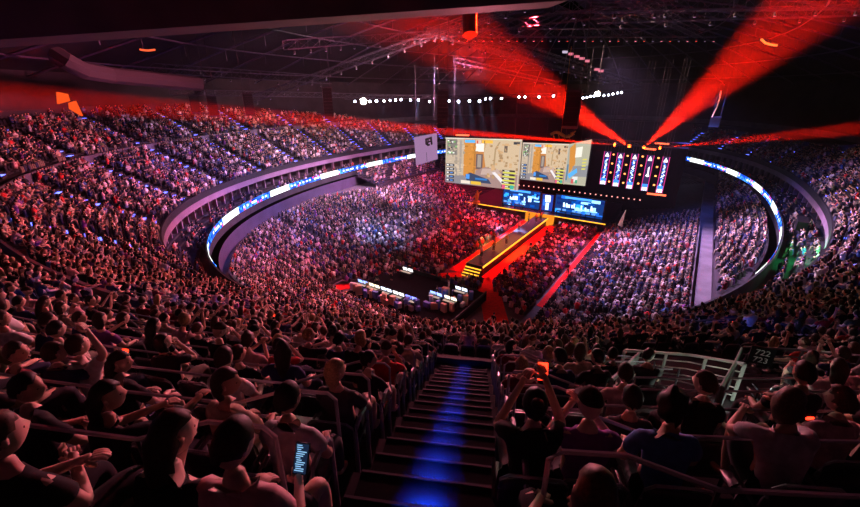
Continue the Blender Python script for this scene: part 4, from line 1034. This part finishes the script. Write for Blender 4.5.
# hoop handles at the aisle ends
for j in range(0, 9):
    for side in (-1, 1):
        x0, y0 = row_path(j, side, .70, .30); x1, y1 = row_path(j, side, .70, .62); z = row_z(j)
        P_ = [Vector((x0, y0, z)), Vector((x0, y0, z + .70))] + [Vector((x0 + (x1 - x0) * (1 - math.cos(a)) / 2, y0 + (y1 - y0) * (1 - math.cos(a)) / 2, z + .70 + .09 * math.sin(a))) for a in (R(45), R(90), R(135))] + [Vector((x1, y1, z + .70)), Vector((x1, y1, z))]
        mb = MB(); mb.path(P_, .022, 6)
        thing('hoop_railing', mb, RAILM, 'steel hoop rail at the %s end of the %s row by the stairs' % ('left' if side < 0 else 'right', ORD[j]), 'railing', 'hoop rails at the aisle ends')
# seats
def seat_parts():
    a, b, c = MB(), MB(), MB()
    n = 7
    vs = []
    for i in range(n + 1):                                       # backrest shell: curved, rounded top, real thickness
        u = -1 + 2 * i / n
        for z, y in ((.40, -.17), (.62, -.20), (.80 - .06 * u * u * u * u, -.235)):
            for th in (0, -.022): vs.append((u * .215, y - .03 * u * u * -1 + th + .0, z))
    f = []
    for i in range(n):
        o, q = i * 6, (i + 1) * 6
        f += [(o, q, q + 2, o + 2), (o + 2, q + 2, q + 4, o + 4), (o + 1, o + 3, q + 3, q + 1), (o + 3, o + 5, q + 5, q + 3), (o + 4, q + 4, q + 5, o + 5), (o, o + 1, q + 1, q)]
    f += [(0, 2, 3, 1), (2, 4, 5, 3), (n * 6, n * 6 + 1, n * 6 + 3, n * 6 + 2), (n * 6 + 2, n * 6 + 3, n * 6 + 5, n * 6 + 4)]
    b.add(vs, f)
    vs = []
    for i in range(n + 1):
        u = -1 + 2 * i / n
        for y, z in ((-.18, .39), (.05, .375), (.22, .395)):
            for th in (0, -.03): vs.append((u * .21, y, z + .02 * u * u + th))
    a.add(vs, f)
    for sg_ in (-1, 1): c.bar((sg_ * .2, -.19, .0), (sg_ * .2, -.19, .42), .018, 5); c.bar((sg_ * .24, -.2, .55), (sg_ * .24, .1, .58), .016, 5); c.bar((sg_ * .2, -.19, .4), (sg_ * .24, -.2, .55), .014, 5)
    c.bar((-.2, -.19, .36), (.2, -.19, .36), .014, 5)
    tr = MB(); P_ = [(-.215, -.20, .66), (-.212, -.215, .76), (-.16, -.225, .81), (0, -.235, .825), (.16, -.225, .81), (.212, -.215, .76), (.215, -.20, .66)]; tr.path(P_, .011, 5)
    return a, b, c, tr
sa, sb, scf, strm = seat_parts(); SM = [sa.mesh('seat', PLAST, smooth=True), sb.mesh('backrest', PLAST, smooth=True), scf.mesh('frame', STEEL_D), strm.mesh('edge_tube', RAILM)]
vs_ = sorted([s for s in SEATS if s[6][2] > 1.0 and -25 < s[6][0] < 885 and s[6][1] < 560], key=sort_key)
occupied = {id(s) for s in people}
empties_ = [s for s in vs_ if id(s) not in occupied][:70]; near_ = [s for s in vs_ if id(s) in occupied][:190]
chosen = {id(s) for s in empties_ + near_}
for s in empties_ + near_:
    o = link('stadium_seat', SM[0], None, (s[0], s[1], s[2])); o.rotation_euler = (0, 0, s[3])
    rw, stt = place_words(s)
    o['label'] = '%s black plastic stadium seat, %s, %s' % ('empty' if id(s) not in occupied else 'occupied', rw, stt); o['category'] = 'seat'; o['group'] = 'stadium seats in the rows beside the stairs'
    link('backrest', SM[1], o); link('frame', SM[2], o); link('edge_tube', SM[3], o)
V0 = np.array([(-.21, -.18, .39), (.21, -.18, .39), (.21, .22, .4), (-.21, .22, .4), (-.21, -.19, .38), (.21, -.19, .38), (.21, -.24, .8), (-.21, -.24, .8)], np.float32)
V0 = np.concatenate([V0, V0 + np.array((0, -.025, -.025), np.float32)]); F0 = np.array([(0, 1, 2, 3), (4, 5, 6, 7), (8, 11, 10, 9), (12, 15, 14, 13), (6, 7, 15, 14), (4, 7, 15, 12), (5, 6, 14, 13), (2, 3, 11, 10)])
oth = np.array([(s[0], s[1], s[2], s[3]) for s in SEATS if id(s) not in chosen], np.float32); c_, s_ = np.cos(oth[:, 3]), np.sin(oth[:, 3])
VX = np.stack([oth[:, 0, None] + V0[:, 0] * c_[:, None] - V0[:, 1] * s_[:, None], oth[:, 1, None] + V0[:, 0] * s_[:, None] + V0[:, 1] * c_[:, None], oth[:, 2, None] + V0[None, :, 2]], 2).reshape(-1, 3)
FX = (F0[None] + (np.arange(len(oth)) * 16)[:, None, None]).reshape(-1, 4)
me = bpy.data.meshes.new('stadium_seating'); me.vertices.add(len(VX)); me.vertices.foreach_set('co', VX.ravel()); me.loops.add(FX.size); me.loops.foreach_set('vertex_index', FX.ravel().astype(np.int32)); me.polygons.add(len(FX)); me.polygons.foreach_set('loop_start', np.arange(0, FX.size, 4)); me.materials.append(PLAST); me.update(calc_edges=True)
link('stadium_seating', me, None, None, kind='stuff', label='rows of dark plastic seats filling the far upper tier', category='seating')
# ---------------- things people hold
def nearest_named(hx, hy): return min(NAMED, key=lambda s: math.hypot(s[6][0] - hx, s[6][1] - hy))
def to_world(s, v):
    o = LOOKS[id(s)]['obj']; return Matrix.LocRotScale(o.location, o.rotation_euler, o.scale) @ Vector(v), o.rotation_euler.z
def special(i): return next((s for s in NAMED if len(s) > 8 and s[8] is SPEC[i][1]), NAMED[0])
hero = special(0)
p, rz = to_world(hero, (.155, .39, .83))
ph = empty('smartphone', p, rz, label='smartphone with lit text screen held by the man at lower left', category='phone')
ph.rotation_euler = (R(-32), 0, rz)
mb = MB(); mb.box((0, 0, 0), (.078, .010, .160)); part('case', mb, BLACKM, ph)
mb = MB(); mb.box((0, -.006, 0), (.070, .002, .148)); part('screen', mb, glow('phone_screen', (.01, .02, .05), 1.), ph)
mb = MB(); r5 = random.Random(4)
for i in range(13):
    w_ = r5.uniform(.02, .055); mb.box((-.03 + w_ / 2 + r5.uniform(0, .008), -.0085, .066 - i * .0105), (w_, .001, .005))
part('text_lines', mb, glow('phone_text', (.25, .5, .8), 1.1), ph)
RED = glow('red_torch', (1., .03, .01), 5.)
for (hx, hy, v, lab, c) in ((535, 403, (.10, .42, 1.22), 'glowing red phone held up by the person in the aisle seat right of the stairs', 'phone'), (840, 405, (.05, .36, .78), 'red glowing wristband at the far right edge', 'wristband'),
                         (330 - 0, 345, (.1, .4, .8), 'small red glowing phone in the left middle rows', 'phone'), (96, 352, (.1, .4, .85), 'small red glowing cup in the left rows', 'cup'), (268, 306, (.1, .4, .8), 'tiny red glow in the crowd before the left railing', 'phone'), (745, 330, (.1, .4, .9), 'tiny red glow in the crowd before the right railing', 'phone')):
    p, rz = to_world(special(7) if hx == 535 else nearest_named(hx, hy), v); mb = MB()
    mb.box((0, 0, 0), (.07, .014, .13)) if c != 'wristband' else mb.path([(math.cos(a) * .05, math.sin(a) * .03, 0) for a in np.linspace(0, 5.8, 9)], .02, 6)
    o = thing('glowing_' + c, mb, RED, lab, c); o.location = p; o.rotation_euler = (R(-20), 0, rz)
# standing figures
def standing(pos, yaw, shirt, trs, label, arms=None, group=None):
    key = 'stand'
    if key not in POSE:
        ch = [[((0, 0, .92), (.15, .11)), ((0, 0, 1.12), (.13, .10)), ((0, 0, 1.32), (.165, .11)), ((0, 0, 1.44), (.07, .06)), ((0, .01, 1.50), .05), ((0, .02, 1.55), .05)]]
        for sg_ in (-1, 1):
            ch.append([((0, 0, 1.32), (.165, .11)), ((sg_ * .18, 0, 1.38), .06), ((sg_ * .23, -.02, 1.12), .046), ((sg_ * .24, .08, .88), .03), ((sg_ * .24, .10, .79), .03)])
            ch.append([((0, 0, .92), (.15, .11)), ((sg_ * .09, 0, .84), .09), ((sg_ * .10, .02, .48), .06), ((sg_ * .11, -.02, .09), .038), ((sg_ * .12, .12, .04), .034)])
        b = skin_mesh(ch, 1); bv = [tuple(v.co) for v in b.vertices]; bf = [tuple(q.vertices) for q in b.polygons]
        for sg_ in (-1, 1):
            _, h = hand((sg_ * .24, .09, .82), (sg_ * .235, 0, 1.1), sg_)
            for c in h: hm = skin_mesh([c], 0); o_ = len(bv); bv += [tuple(v.co) for v in hm.vertices]; bf += [tuple(i + o_ for i in q.vertices) for q in hm.polygons]
        HM = Matrix.Translation((0, .035, 1.655)); add_head(bv, bf, HM)
        me = bpy.data.meshes.new('person'); me.from_pydata(bv, [], bf); me.materials.append(SKIN)
        sh = skin_mesh([[((0, 0, .90), (.17, .13)), ((0, 0, 1.12), (.145, .115)), ((0, 0, 1.32), (.18, .125)), ((0, 0, 1.43), (.09, .075))]] + [[((0, 0, 1.32), (.18, .125)), ((sg_ * .18, 0, 1.38), .075), ((sg_ * .23, -.02, 1.12), .06), ((sg_ * .24, .06, .93), .042)] for sg_ in (-1, 1)], 1); sh.materials.append(CLOTH)
        tr_ = skin_mesh([[((0, 0, .93), (.165, .125)), ((sg_ * .09, 0, .84), .10), ((sg_ * .10, .02, .48), .075), ((sg_ * .11, -.01, .12), .06)] for sg_ in (-1, 1)], 1); tr_.materials.append(CLOTH)
        POSE[key] = dict(body=me, shirt=sh, trousers=tr_, HM=HM)
    po = POSE[key]; o = link('person', po['body'], None, pos, label=label, category='person'); o.rotation_euler = (0, 0, yaw); o.color = (*SKINS[0], 1)
    if group: o['group'] = group
    q = link('shirt', po['shirt'], o); q.color = (*shirt, 1); q = link('trousers', po['trousers'], o); q.color = (*trs, 1)
    q = link('hair', HAIRS['short'], o); q.matrix_local = po['HM']; q.color = (.02, .015, .01, 1); return o
K_ = (.012, .012, .014)
standing(at(493, 328, .03), ZROT, K_, K_, 'person standing all in black on the wide red carpet before the railing')
for i, (s, q, lab) in enumerate(((-27.5, -4.2, 'white shirted person standing on the near end of the runway'), (-24.5, -4.6, 'first of the amber lit people on the near half of the runway'), (-22.5, -3.9, 'second of the amber lit people on the near half of the runway'), (-21., -5., 'third of the amber lit people on the near half of the runway'),
                     (-14., -4.1, 'person in white halfway along the runway'), (-9.5, -4.0, 'person on the far part of the runway, leftmost'), (-8.2, -4.9, 'person on the far part of the runway, middle'), (-6.8, -5.2, 'person on the far part of the runway, rightmost'))):
    standing(W(s, q, 1.2), ZROT + i, (.7, .65, .6) if i in (0, 4) else (.75, .35, .05), (.1, .08, .08), lab, group='people standing on the runway')  # amber runway light is put into most of the shirt colours
for i, (s, q, lab) in enumerate(((-40.5, -5.4, 'crew member in black standing at the right of the production deck'), (-41.5, 2.2, 'crew member in black standing at the left of the production deck'), (-38.3, -5.6, 'crew member in white standing near the far edge of the production deck'), (-39.2, 1.9, 'crew member standing at the far left of the production deck'))):
    standing(W(s, q, .9), ZROT + i, (.6, .6, .6) if i == 2 else K_, K_, lab)
for i, (s, q, lab) in enumerate(((-12., -8.1, 'guard standing beside the right runway carpet near the middle'), (-19., -8., 'guard standing at the edge of the near right floor block'), (-26., -1.4, 'guard standing at the left runway carpet'), (-24, -14.9, 'person walking on the narrow carpet by the right stand'))):
    standing(W(s, q, .03), ZROT + i, K_, K_, lab)
# ================================================================== RIG
def truss(name, a, b, w, label, m=TRUSSM, lamps=None, group='lattice trusses under the roof', seg=1.6):
    a, b = Vector(a), Vector(b); d = (b - a); L = d.length; d.normalize(); sd = d.cross(Vector((0, 0, 1))).normalized() * w / 2; up = Vector((0, 0, w / 2))
    t = empty(name, a, 0, label=label, category='truss', group=group); mb = MB()
    cs = [sd + up, -sd + up, -sd - up, sd - up]
    for c in cs: mb.bar(a + c, b + c, .05, 4)
    n = max(2, int(L / seg))
    for i in range(n):
        p, q = a + d * (L * i / n), a + d * (L * (i + 1) / n)
        for k in range(4):
            c, e = cs[k], cs[(k + 1) % 4]; mb.bar(p + c, q + e, .025, 3); mb.bar(p + c, p + e, .025, 3)
    sub(mb, 'lattice', m, t)
    if lamps:
        n_, mm = lamps
        for i in range(n_):
            p = a + d * (L * (i + .5) / n_) - up * 1.4; mb = MB(); mb.bar(p, p - Vector((0, 0, .35)), .13, 6, r2=.16); mb.bar(p, p + up * .5, .03, 4); l_ = sub(mb, 'spotlight', STEEL_D, t)
            mb = MB(); mb.bar(p - Vector((0, 0, .35)), p - Vector((0, 0, .38)), .12, 8); link('lens', mb.mesh('lens', mm[i % len(mm)]), l_)
    return t
G_PINK = glow('pink_lamp', (1., .25, .35), 2.2); G_WHT = glow('white_lamp', (.75, .8, 1.), 14.); G_DIM = glow('dim_lamp', (.5, .35, .6), .8); G_VIO = glow('violet_lamp', (.4, .3, .9), 1.0)
G_RED = glow('red_lamp', (1., .08, .05), 2.0)
truss('lighting_truss', at(430, 33, d=62), at(720, 33, d=60), 1.1, 'long dark truss with pink lamps high across the hall', lamps=(34, [G_PINK, G_RED, G_DIM]))
truss('lighting_truss', at(425, 30, d=60), at(610, 78, d=88), 1.0, 'truss slanting down to the right behind the long pink one', lamps=(14, [G_DIM, G_VIO]))
truss('lighting_truss', at(285, 45, d=48), at(440, 34, d=64), 1.0, 'truss from the centre to the upper left', lamps=(12, [G_DIM]))
truss('lighting_truss', at(250, 100, d=72), at(430, 36, d=62), 1.0, 'truss rising from the left stand to the centre', lamps=(12, [G_DIM, G_VIO]))
truss('lighting_truss', at(420, 72, d=84), at(560, 60, d=84), 1.0, 'far truss hanging low in the middle', lamps=(8, [G_DIM]))
truss('lighting_truss', at(555, 6, d=40), at(880, 2, d=40), 1.1, 'near upper right truss running out of the picture', lamps=(8, [G_DIM]))
truss('lighting_truss', at(600, 18, d=48), at(870, 10, d=48), 1.1, 'second truss below the near upper right one', lamps=(6, [G_DIM]))
truss('lighting_truss', at(430, 33, d=62), at(560, -10, d=40), 1.0, 'truss coming forward from the centre', lamps=(8, [G_DIM]))
truss('lighting_truss', at(430, 33, d=62), at(690, 3, d=42), 1.0, 'truss coming forward to the right', lamps=(8, [G_DIM]))
truss('lighting_truss', at(620, -5, d=40), at(700, 34, d=60), 1.0, 'short truss linking the near right ones', lamps=None)
truss('lighting_truss', at(60, 62, d=58), at(330, 80, d=80), 1.4, 'heavy truss over the left stand', lamps=(10, [G_DIM]))
truss('lighting_truss', at(170, 92, d=60), at(420, 97, d=95), .8, 'low truss along the back of the left stand')
for i, (a, b) in enumerate((((470, 45), (610, 82)), ((500, 40), (640, 84)), ((455, 60), (560, 84)))):
    truss('lighting_truss', at(*a, d=66), at(*b, d=95), .7, 'thin cable truss in the middle fan, %s' % ['first', 'second', 'third'][i], lamps=(8, [G_DIM, G_VIO]))
# roof steel: rafters and hangers as structure
mb = MB()
for k in range(44):
    t = k * 2 * math.pi / 44; P_ = []
    for f in np.linspace(.0, .97, 9):
        R_ = max(float(rtop(t)), 18.5); r = (1 - f) * (R_ + 1.4) + f * -37; x, y = ring(t, r); P_.append(Vector((x, y, 24.0 + 12.5 * math.sin(f * math.pi / 2) - .25)))
    mb.path(P_, .16, 4)
    for q in P_[2:8:1]: mb.bar(q, q - Vector((0, 0, 1.6)), .04, 3)
for f in (.15, .3, .45, .6, .75, .9):
    P_ = []
    for t in np.linspace(0, 2 * math.pi, 49):
        R_ = max(float(rtop(t)), 18.5); r = (1 - f) * (R_ + 1.4) + f * -37; x, y = ring(t, r); P_.append(Vector((x, y, 24.0 + 12.5 * math.sin(f * math.pi / 2) - 1.6)))
    mb.path(P_, .10, 4)
struct('beam_roof', mb, mat('roof_steel', (.07, .055, .10), .5, metal=.3, noise=.3, nscale=2))
# near dark soffit beam at the top left
mb = MB(); a, b = at(-60, 52, d=13), at(548, 8, d=17); d = (b - a).normalized(); n = Vector((d.y, -d.x, 0))
vs = [a, b, b + Vector((0, 0, 2.4)), a + Vector((0, 0, 2.4))]; vs += [v - n * -1.6 for v in vs]
mb.add(vs, [(0, 1, 2, 3), (4, 7, 6, 5), (0, 4, 5, 1), (2, 6, 7, 3), (1, 5, 6, 2), (0, 3, 7, 4)]); struct('beam_near_soffit', mb, mat('soffit', (.14, .06, .05), .8, noise=.4, nscale=.6))
mb = MB(); mb.bar(at(469, -4, d=30), at(470, 35, d=30), .55, 14); thing('hanging_drum', mb, DARK, 'dark round drum hanging from the near roof edge', 'fixture')
# bright follow spots facing us and the row of white lamps
WROW = [(355, 101.5, .6), (370, 101.5, .8), (376.5, 101, 1.2), (384, 101, .5), (390, 100.5, .5), (395.5, 100, .7), (401, 99.6, .6), (410.5, 100, .6), (418.5, 100, .6), (429.5, 101.5, .7), (449, 101, .7), (458.5, 101.5, 1.1), (469.5, 101, 1.1), (479.5, 101, 1.1), (485.5, 99, .6), (490.5, 98.5, .8), (501.5, 98.5, .7), (519, 97, .6), (525, 97, .5), (539, 97, .5), (553.5, 96, .5)]
RROW = [(583, 98), (587, 97.5), (590.5, 96.5), (594, 96), (604, 95.5), (608.5, 95), (613, 94), (617.5, 93), (621.5, 92.5)]
truss('lighting_truss', at(345, 97.6, d=80), at(560, 95, d=80), .6, 'straight truss carrying the row of white lamps')
truss('lighting_truss', at(576, 96, d=80), at(640, 90, d=80), .6, 'short truss carrying the right row of white lamps')
def lamp(x, y, d, r, m, label, group, name='spotlight', aim=None):
    p = at(x, y, d=d); aim = (Vector(aim or (0, 0, EYE)) - p).normalized(); t = empty(name, p, 0, label=label, category='lamp', group=group)
    mb = MB(); mb.bar(p - aim * .5, p - aim * .02, r * .8, 8, r2=r * 1.25); mb.bar(p - aim * .25, p - aim * .25 + Vector((0, 0, .6)), .05, 4); sub(mb, 'housing', BLACKM, t)
    mb = MB(); mb.bar(p - aim * .02, p, r, 10); sub(mb, 'lens', m, t); return p
for i, (x, y, k) in enumerate(WROW): lamp(x, y, 79.5, .16 + .10 * k, G_WHT, '%s white spotlight from the left in the far row' % ORD[i], 'white spotlights in the far row')
for i, (x, y) in enumerate(RROW): lamp(x, y, 79.5, .20, G_WHT, '%s white spotlight from the left in the short right row' % ORD[i], 'white spotlights in the short right row')
G_SUN = glow('blinding_lamp', (1., .88, .6), 160.)
BP = [lamp(363.5, 101.3, 79.4, .62, G_SUN, 'blinding white searchlight left of the middle speaker', None, 'searchlight'), lamp(597.5, 94, 79.4, .5, G_SUN, 'blinding searchlight right of the right speaker', None, 'searchlight')]
# line array speakers
def line_array(x, y0, y1, d, label, lean=0.):
    top, bot = at(x, y0, d=d), at(x, y1, d=d + .5); bot.x, bot.y = top.x, top.y; n = 9
    yaw = math.atan2(-(top.y - 10), -(top.x)) + math.pi / 2
    t = empty('line_array_speaker', top, yaw, label=label, category='speaker', group='hanging line array speakers'); H = (top.z - bot.z) / n
    for i in range(n):
        a_ = (i / n) ** 2 * .5; mb = MB(); mb.box((0, -.5 * a_ * i * .16, -H * (i + .5)), (1.25, .75, H * .93), mtx=Matrix.Rotation(-a_, 3, 'X')); part('cabinet', mb, BLACKM, t)
    mb = MB(); mb.bar((-.5, 0, 0), (-.5, 0, 11), .03, 4); mb.bar((.5, 0, 0), (.5, 0, 11), .03, 4); mb.box((0, 0, .1), (1.3, .8, .15)); part('flying_frame', mb, STEEL_D, t)
line_array(326.5, 88, 119, 56, 'black line array speaker beside the left searchlight')
line_array(443, 91, 128, 46, 'black line array speaker above the large left screen')
line_array(574.5, 92, 128, 34, 'black line array speaker right of the white lamp row')
line_array(247, 94, 115, 56, 'black line array speaker over the left stand, third from the left')
line_array(211, 97, 116, 58, 'black line array speaker over the left stand, second from the left')
line_array(193, 97, 113, 62, 'black line array speaker over the left stand, leftmost')
line_array(716, 118, 128, 58, 'short dark speaker block below the big red beam')
# net shapes at the left, own glow replacing orange light on them; dark sail shape at left roof
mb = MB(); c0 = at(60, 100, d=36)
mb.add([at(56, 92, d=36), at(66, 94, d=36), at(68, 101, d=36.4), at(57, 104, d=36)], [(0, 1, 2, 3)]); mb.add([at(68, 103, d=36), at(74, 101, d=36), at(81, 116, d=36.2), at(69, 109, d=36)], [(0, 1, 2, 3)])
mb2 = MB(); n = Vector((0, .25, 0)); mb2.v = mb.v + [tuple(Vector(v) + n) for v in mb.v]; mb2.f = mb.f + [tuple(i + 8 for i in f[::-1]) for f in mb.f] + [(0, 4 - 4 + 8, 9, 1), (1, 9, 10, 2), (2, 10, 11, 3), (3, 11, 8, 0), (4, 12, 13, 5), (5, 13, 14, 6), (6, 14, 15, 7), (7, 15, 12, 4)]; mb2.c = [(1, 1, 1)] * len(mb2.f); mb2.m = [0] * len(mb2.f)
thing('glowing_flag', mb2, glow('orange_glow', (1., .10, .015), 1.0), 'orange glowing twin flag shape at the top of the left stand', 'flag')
mb = MB(); P_ = [at(57, 55, d=40), at(64, 60, d=40), at(82, 70, d=42), at(110, 75, d=46), at(150, 79, d=50), at(200, 84, d=56)]; mb.path(P_, .9, 8); thing('air_duct', mb, mat('duct', (.05, .035, .05), .8), 'long pale duct under the left roof', 'duct')
mb = MB(); P_ = [at(140 + k, 49.5 + .016 * (k - 8) ** 2 * -1 + 1, d=30) for k in range(0, 18, 3)]; mb.path(P_, .07, 5); thing('neon_arc', mb, glow('red_arc', (1., .12, .04), 1.2), 'small red neon arc at the upper left roof', 'light')
mb = MB(); mb.path([at(761, 39, d=45), at(765, 43, d=45), at(770, 44.5, d=45), at(777, 45.5, d=45)], .12, 5); thing('neon_arc', mb, glow('orange_arc', (1., .25, .05), 1.5), 'small orange glowing arc inside the large right beam', 'light')
mb = MB(); mb.path([at(721, 91, d=50), at(720, 98, d=50), at(717, 107, d=50), at(712, 117, d=50)], .07, 5); thing('cable', mb, mat('lit_cable', (.8, .6, .4), .5), 'curved pale cable hanging in the large right beam', 'cable')
for i, (x, y) in enumerate(((428, 52 - 0), (440 + 0, 53.5), (446, 55.5), (452, 58), (457, 60.5))):
    pass
for i, (x, y) in enumerate(((565, 52), (571, 54), (577, 56.5), (582, 58.5), (587, 61), (597, 69.5), (601, 71))):
    mb = MB(); mb.box(at(x, y, d=70), (.9, .3, .38), .4); thing('blinder_lamp', mb, glow('pale_pink_lamp', (.9, .22, .32), .9) if i else glow('pale_lamp', (.7, .6, .8), .8), 'flat %s lamp box, %s in the diagonal line below the long truss' % ('pink' if i else 'white', ORD[i]), 'lamp', 'flat lamp boxes in a diagonal line')
# far-corner bar with coloured lights on the right
mb = MB(); bx = at(800, 228, z=6.3); mb.box(bx + Vector((0, 0, .6)), (3.4, 1., 1.1), R(50)); thing('bar_counter', mb, BLACKM, 'dark bar counter on the right balcony corner under green light', 'counter')
# moving head beam lamps
BEAMS = []
for i, (x, y, d, tx, ty, td, lab) in enumerate(((629.2, 146, 62, 380, -12, 26, 'moving head lamp throwing the red beam to the upper left'), (644, 147.3, 61.5, 872, -52, 27, 'moving head lamp throwing the widest red beam to the upper right'),
        (660, 147.8, 61, 905, 124, 36, 'moving head lamp throwing the flat red beam to the right'), (614.5, 144.6, 56, 60, 100, 44, 'moving head lamp throwing the flat red beam to the left'))):
    p, q = at(x, y, d=d), at(tx, ty, d=td); dr = (q - p).normalized()
    lamp(x, y, d + .2, .24, glow('orange_lens', (1., .10, .01), 14.), lab, 'red beam moving heads', 'moving_head', aim=q); BEAMS.append((p + dr * .35, q))
truss('lighting_truss', at(585, 141, d=63.5), at(690, 146, d=60), .7, 'truss carrying the red beam lamps above the LED banners')
# ================================================================== LIGHTS, HAZE
def spot(name, loc_, tgt, power, col, ang=40, blend=.5, size=.3):
    d = bpy.data.lights.new(name, 'SPOT'); d.energy = power; d.color = col; d.spot_size = R(ang); d.spot_blend = blend; d.shadow_soft_size = size
    o = bpy.data.objects.new(name, d); COL.objects.link(o); o.location = loc_
    o.rotation_euler = (Vector(tgt) - Vector(loc_)).to_track_quat('-Z', 'Y').to_euler(); return o
w = bpy.data.worlds.new('world'); SC.world = w; w.use_nodes = True; w.node_tree.nodes['Background'].inputs[0].default_value = (.02, .01, .03, 1); w.node_tree.nodes['Background'].inputs[1].default_value = 0
# red beams
PW = [1.1e8, 5.5e7, 9e7, 5e8]; AN = [8.5, 13.5, 4.2, 2.8]
for i, (p, q) in enumerate(BEAMS): spot('beam_light', p, q, PW[i], (1., .010, .002), AN[i], .75, .06)
# white-lavender key from the rig onto the stands and the lower bowl
spot('house_light', W(-5, 6, 27), W(-25, 28, 2), 200000, (.80, .46, 1.), 74, .8, 1.5)
spot('house_light', W(-8, -12, 27), W(-20, -30, 2), 200000, (.80, .46, 1.), 74, .8, 1.5)
spot('house_light', W(-15, 5, 27), W(-10, 50, 14), 90000, (1., .5, .5), 90, .8, 1.5)
spot('house_light', W(-10, -5, 27), W(-20, -50, 14), 60000, (1., .55, .4), 90, .8, 1.5)
spot('house_light', W(-20, 0, 25), W(-70, 12, 18), 170000, (1., .22, .32), 110, .8, 1.5)
spot('top_light', (-6, 12, 31), (0, 3, 20), 2200, (.3, .32, 1.), 100, .8, .8)
# stage wash
spot('stage_light', W(-15, -4, 32), W(-16, -4, 0), 200000, (1., .03, .05), 62, .6, .5)
spot('stage_light', W(0, -2, 24), W(-3, 12, 0), 90000, (1., .05, .15), 90, .7, .5)
spot('runway_light', W(-18, -4, 16), W(-20, -4.6, 1), 70000, (1., .42, .06), 36, .6, .3)
# blue light at the balcony
for s, q in ((-35, 20), (0, 25), (0, -25), (25, 0)): spot('blue_light', W(s, q, 22), W(s * 1.25, q * 1.35, 6), 12000, (.12, .18, 1.), 100, .8, .5)
g = bpy.data.lights.new('green_light', 'POINT'); g.energy = 500; g.color = (.05, 1., .25); g.shadow_soft_size = .2; o = bpy.data.objects.new('green_light', g); COL.objects.link(o); o.location = at(806, 246, z=7.4)
g = bpy.data.lights.new('stairwell_light', 'POINT'); g.energy = 45; g.color = (.8, .95, .8); g.shadow_soft_size = .15; o = bpy.data.objects.new('stairwell_light', g); COL.objects.link(o); o.location = SXY(5.6, 4.2, EYE - 1.9 - SLOPE * 5.6 + .5)
for i, k in enumerate((11, 12, 13, 15, 3, 8)): spot('shaft_light', at(WROW[k][0], WROW[k][1] + .8, d=79.2), at(WROW[k][0] + (12 if i < 4 else -8), 190, d=68), 500000, (.35, .5, 1.), 13, .8, .1)
for p, e_ in zip(BP, (60000, 40000)): spot('search_light', p + Vector((0, -.3, 0)), (0, 0, EYE + 2), e_ * .2, (1., .85, .65), 70, 1., .2)
# haze
mb = MB(); x, y = ring(np.linspace(0, 2 * math.pi, 49)[:-1], 22.5); n = len(x); mb.add([(a, b, .5) for a, b in zip(x, y)] + [(a, b, 36.8) for a, b in zip(x, y)], [tuple(range(n))[::-1], tuple(range(n, 2 * n))] + [(i, (i + 1) % n, n + (i + 1) % n, n + i) for i in range(n)])
hz = bpy.data.materials.new('hall_haze'); hz.use_nodes = True; nt = hz.node_tree; nt.nodes.clear(); out = nt.nodes.new('ShaderNodeOutputMaterial'); vs_c = nt.nodes.new('ShaderNodeVolumeScatter')
vs_c.inputs['Density'].default_value = .0001; vs_c.inputs['Anisotropy'].default_value = .15; vs_c.inputs['Color'].default_value = (1, 1, 1, 1); nt.links.new(vs_c.outputs[0], out.inputs['Volume'])
h = link('stage_haze', mb.mesh('stage_haze', hz), None, None, kind='stuff', label='thin stage haze filling the hall and carrying the red beams', category='haze')
SC.view_settings.view_transform = 'Standard'; SC.view_settings.look = 'None'; SC.view_settings.exposure = 0; SC.view_settings.gamma = 1
SC.cycles.use_denoising = True
SC.cycles.max_bounces = 4; SC.cycles.diffuse_bounces = 2; SC.cycles.glossy_bounces = 2; SC.cycles.volume_bounces = 0; SC.cycles.transparent_max_bounces = 4
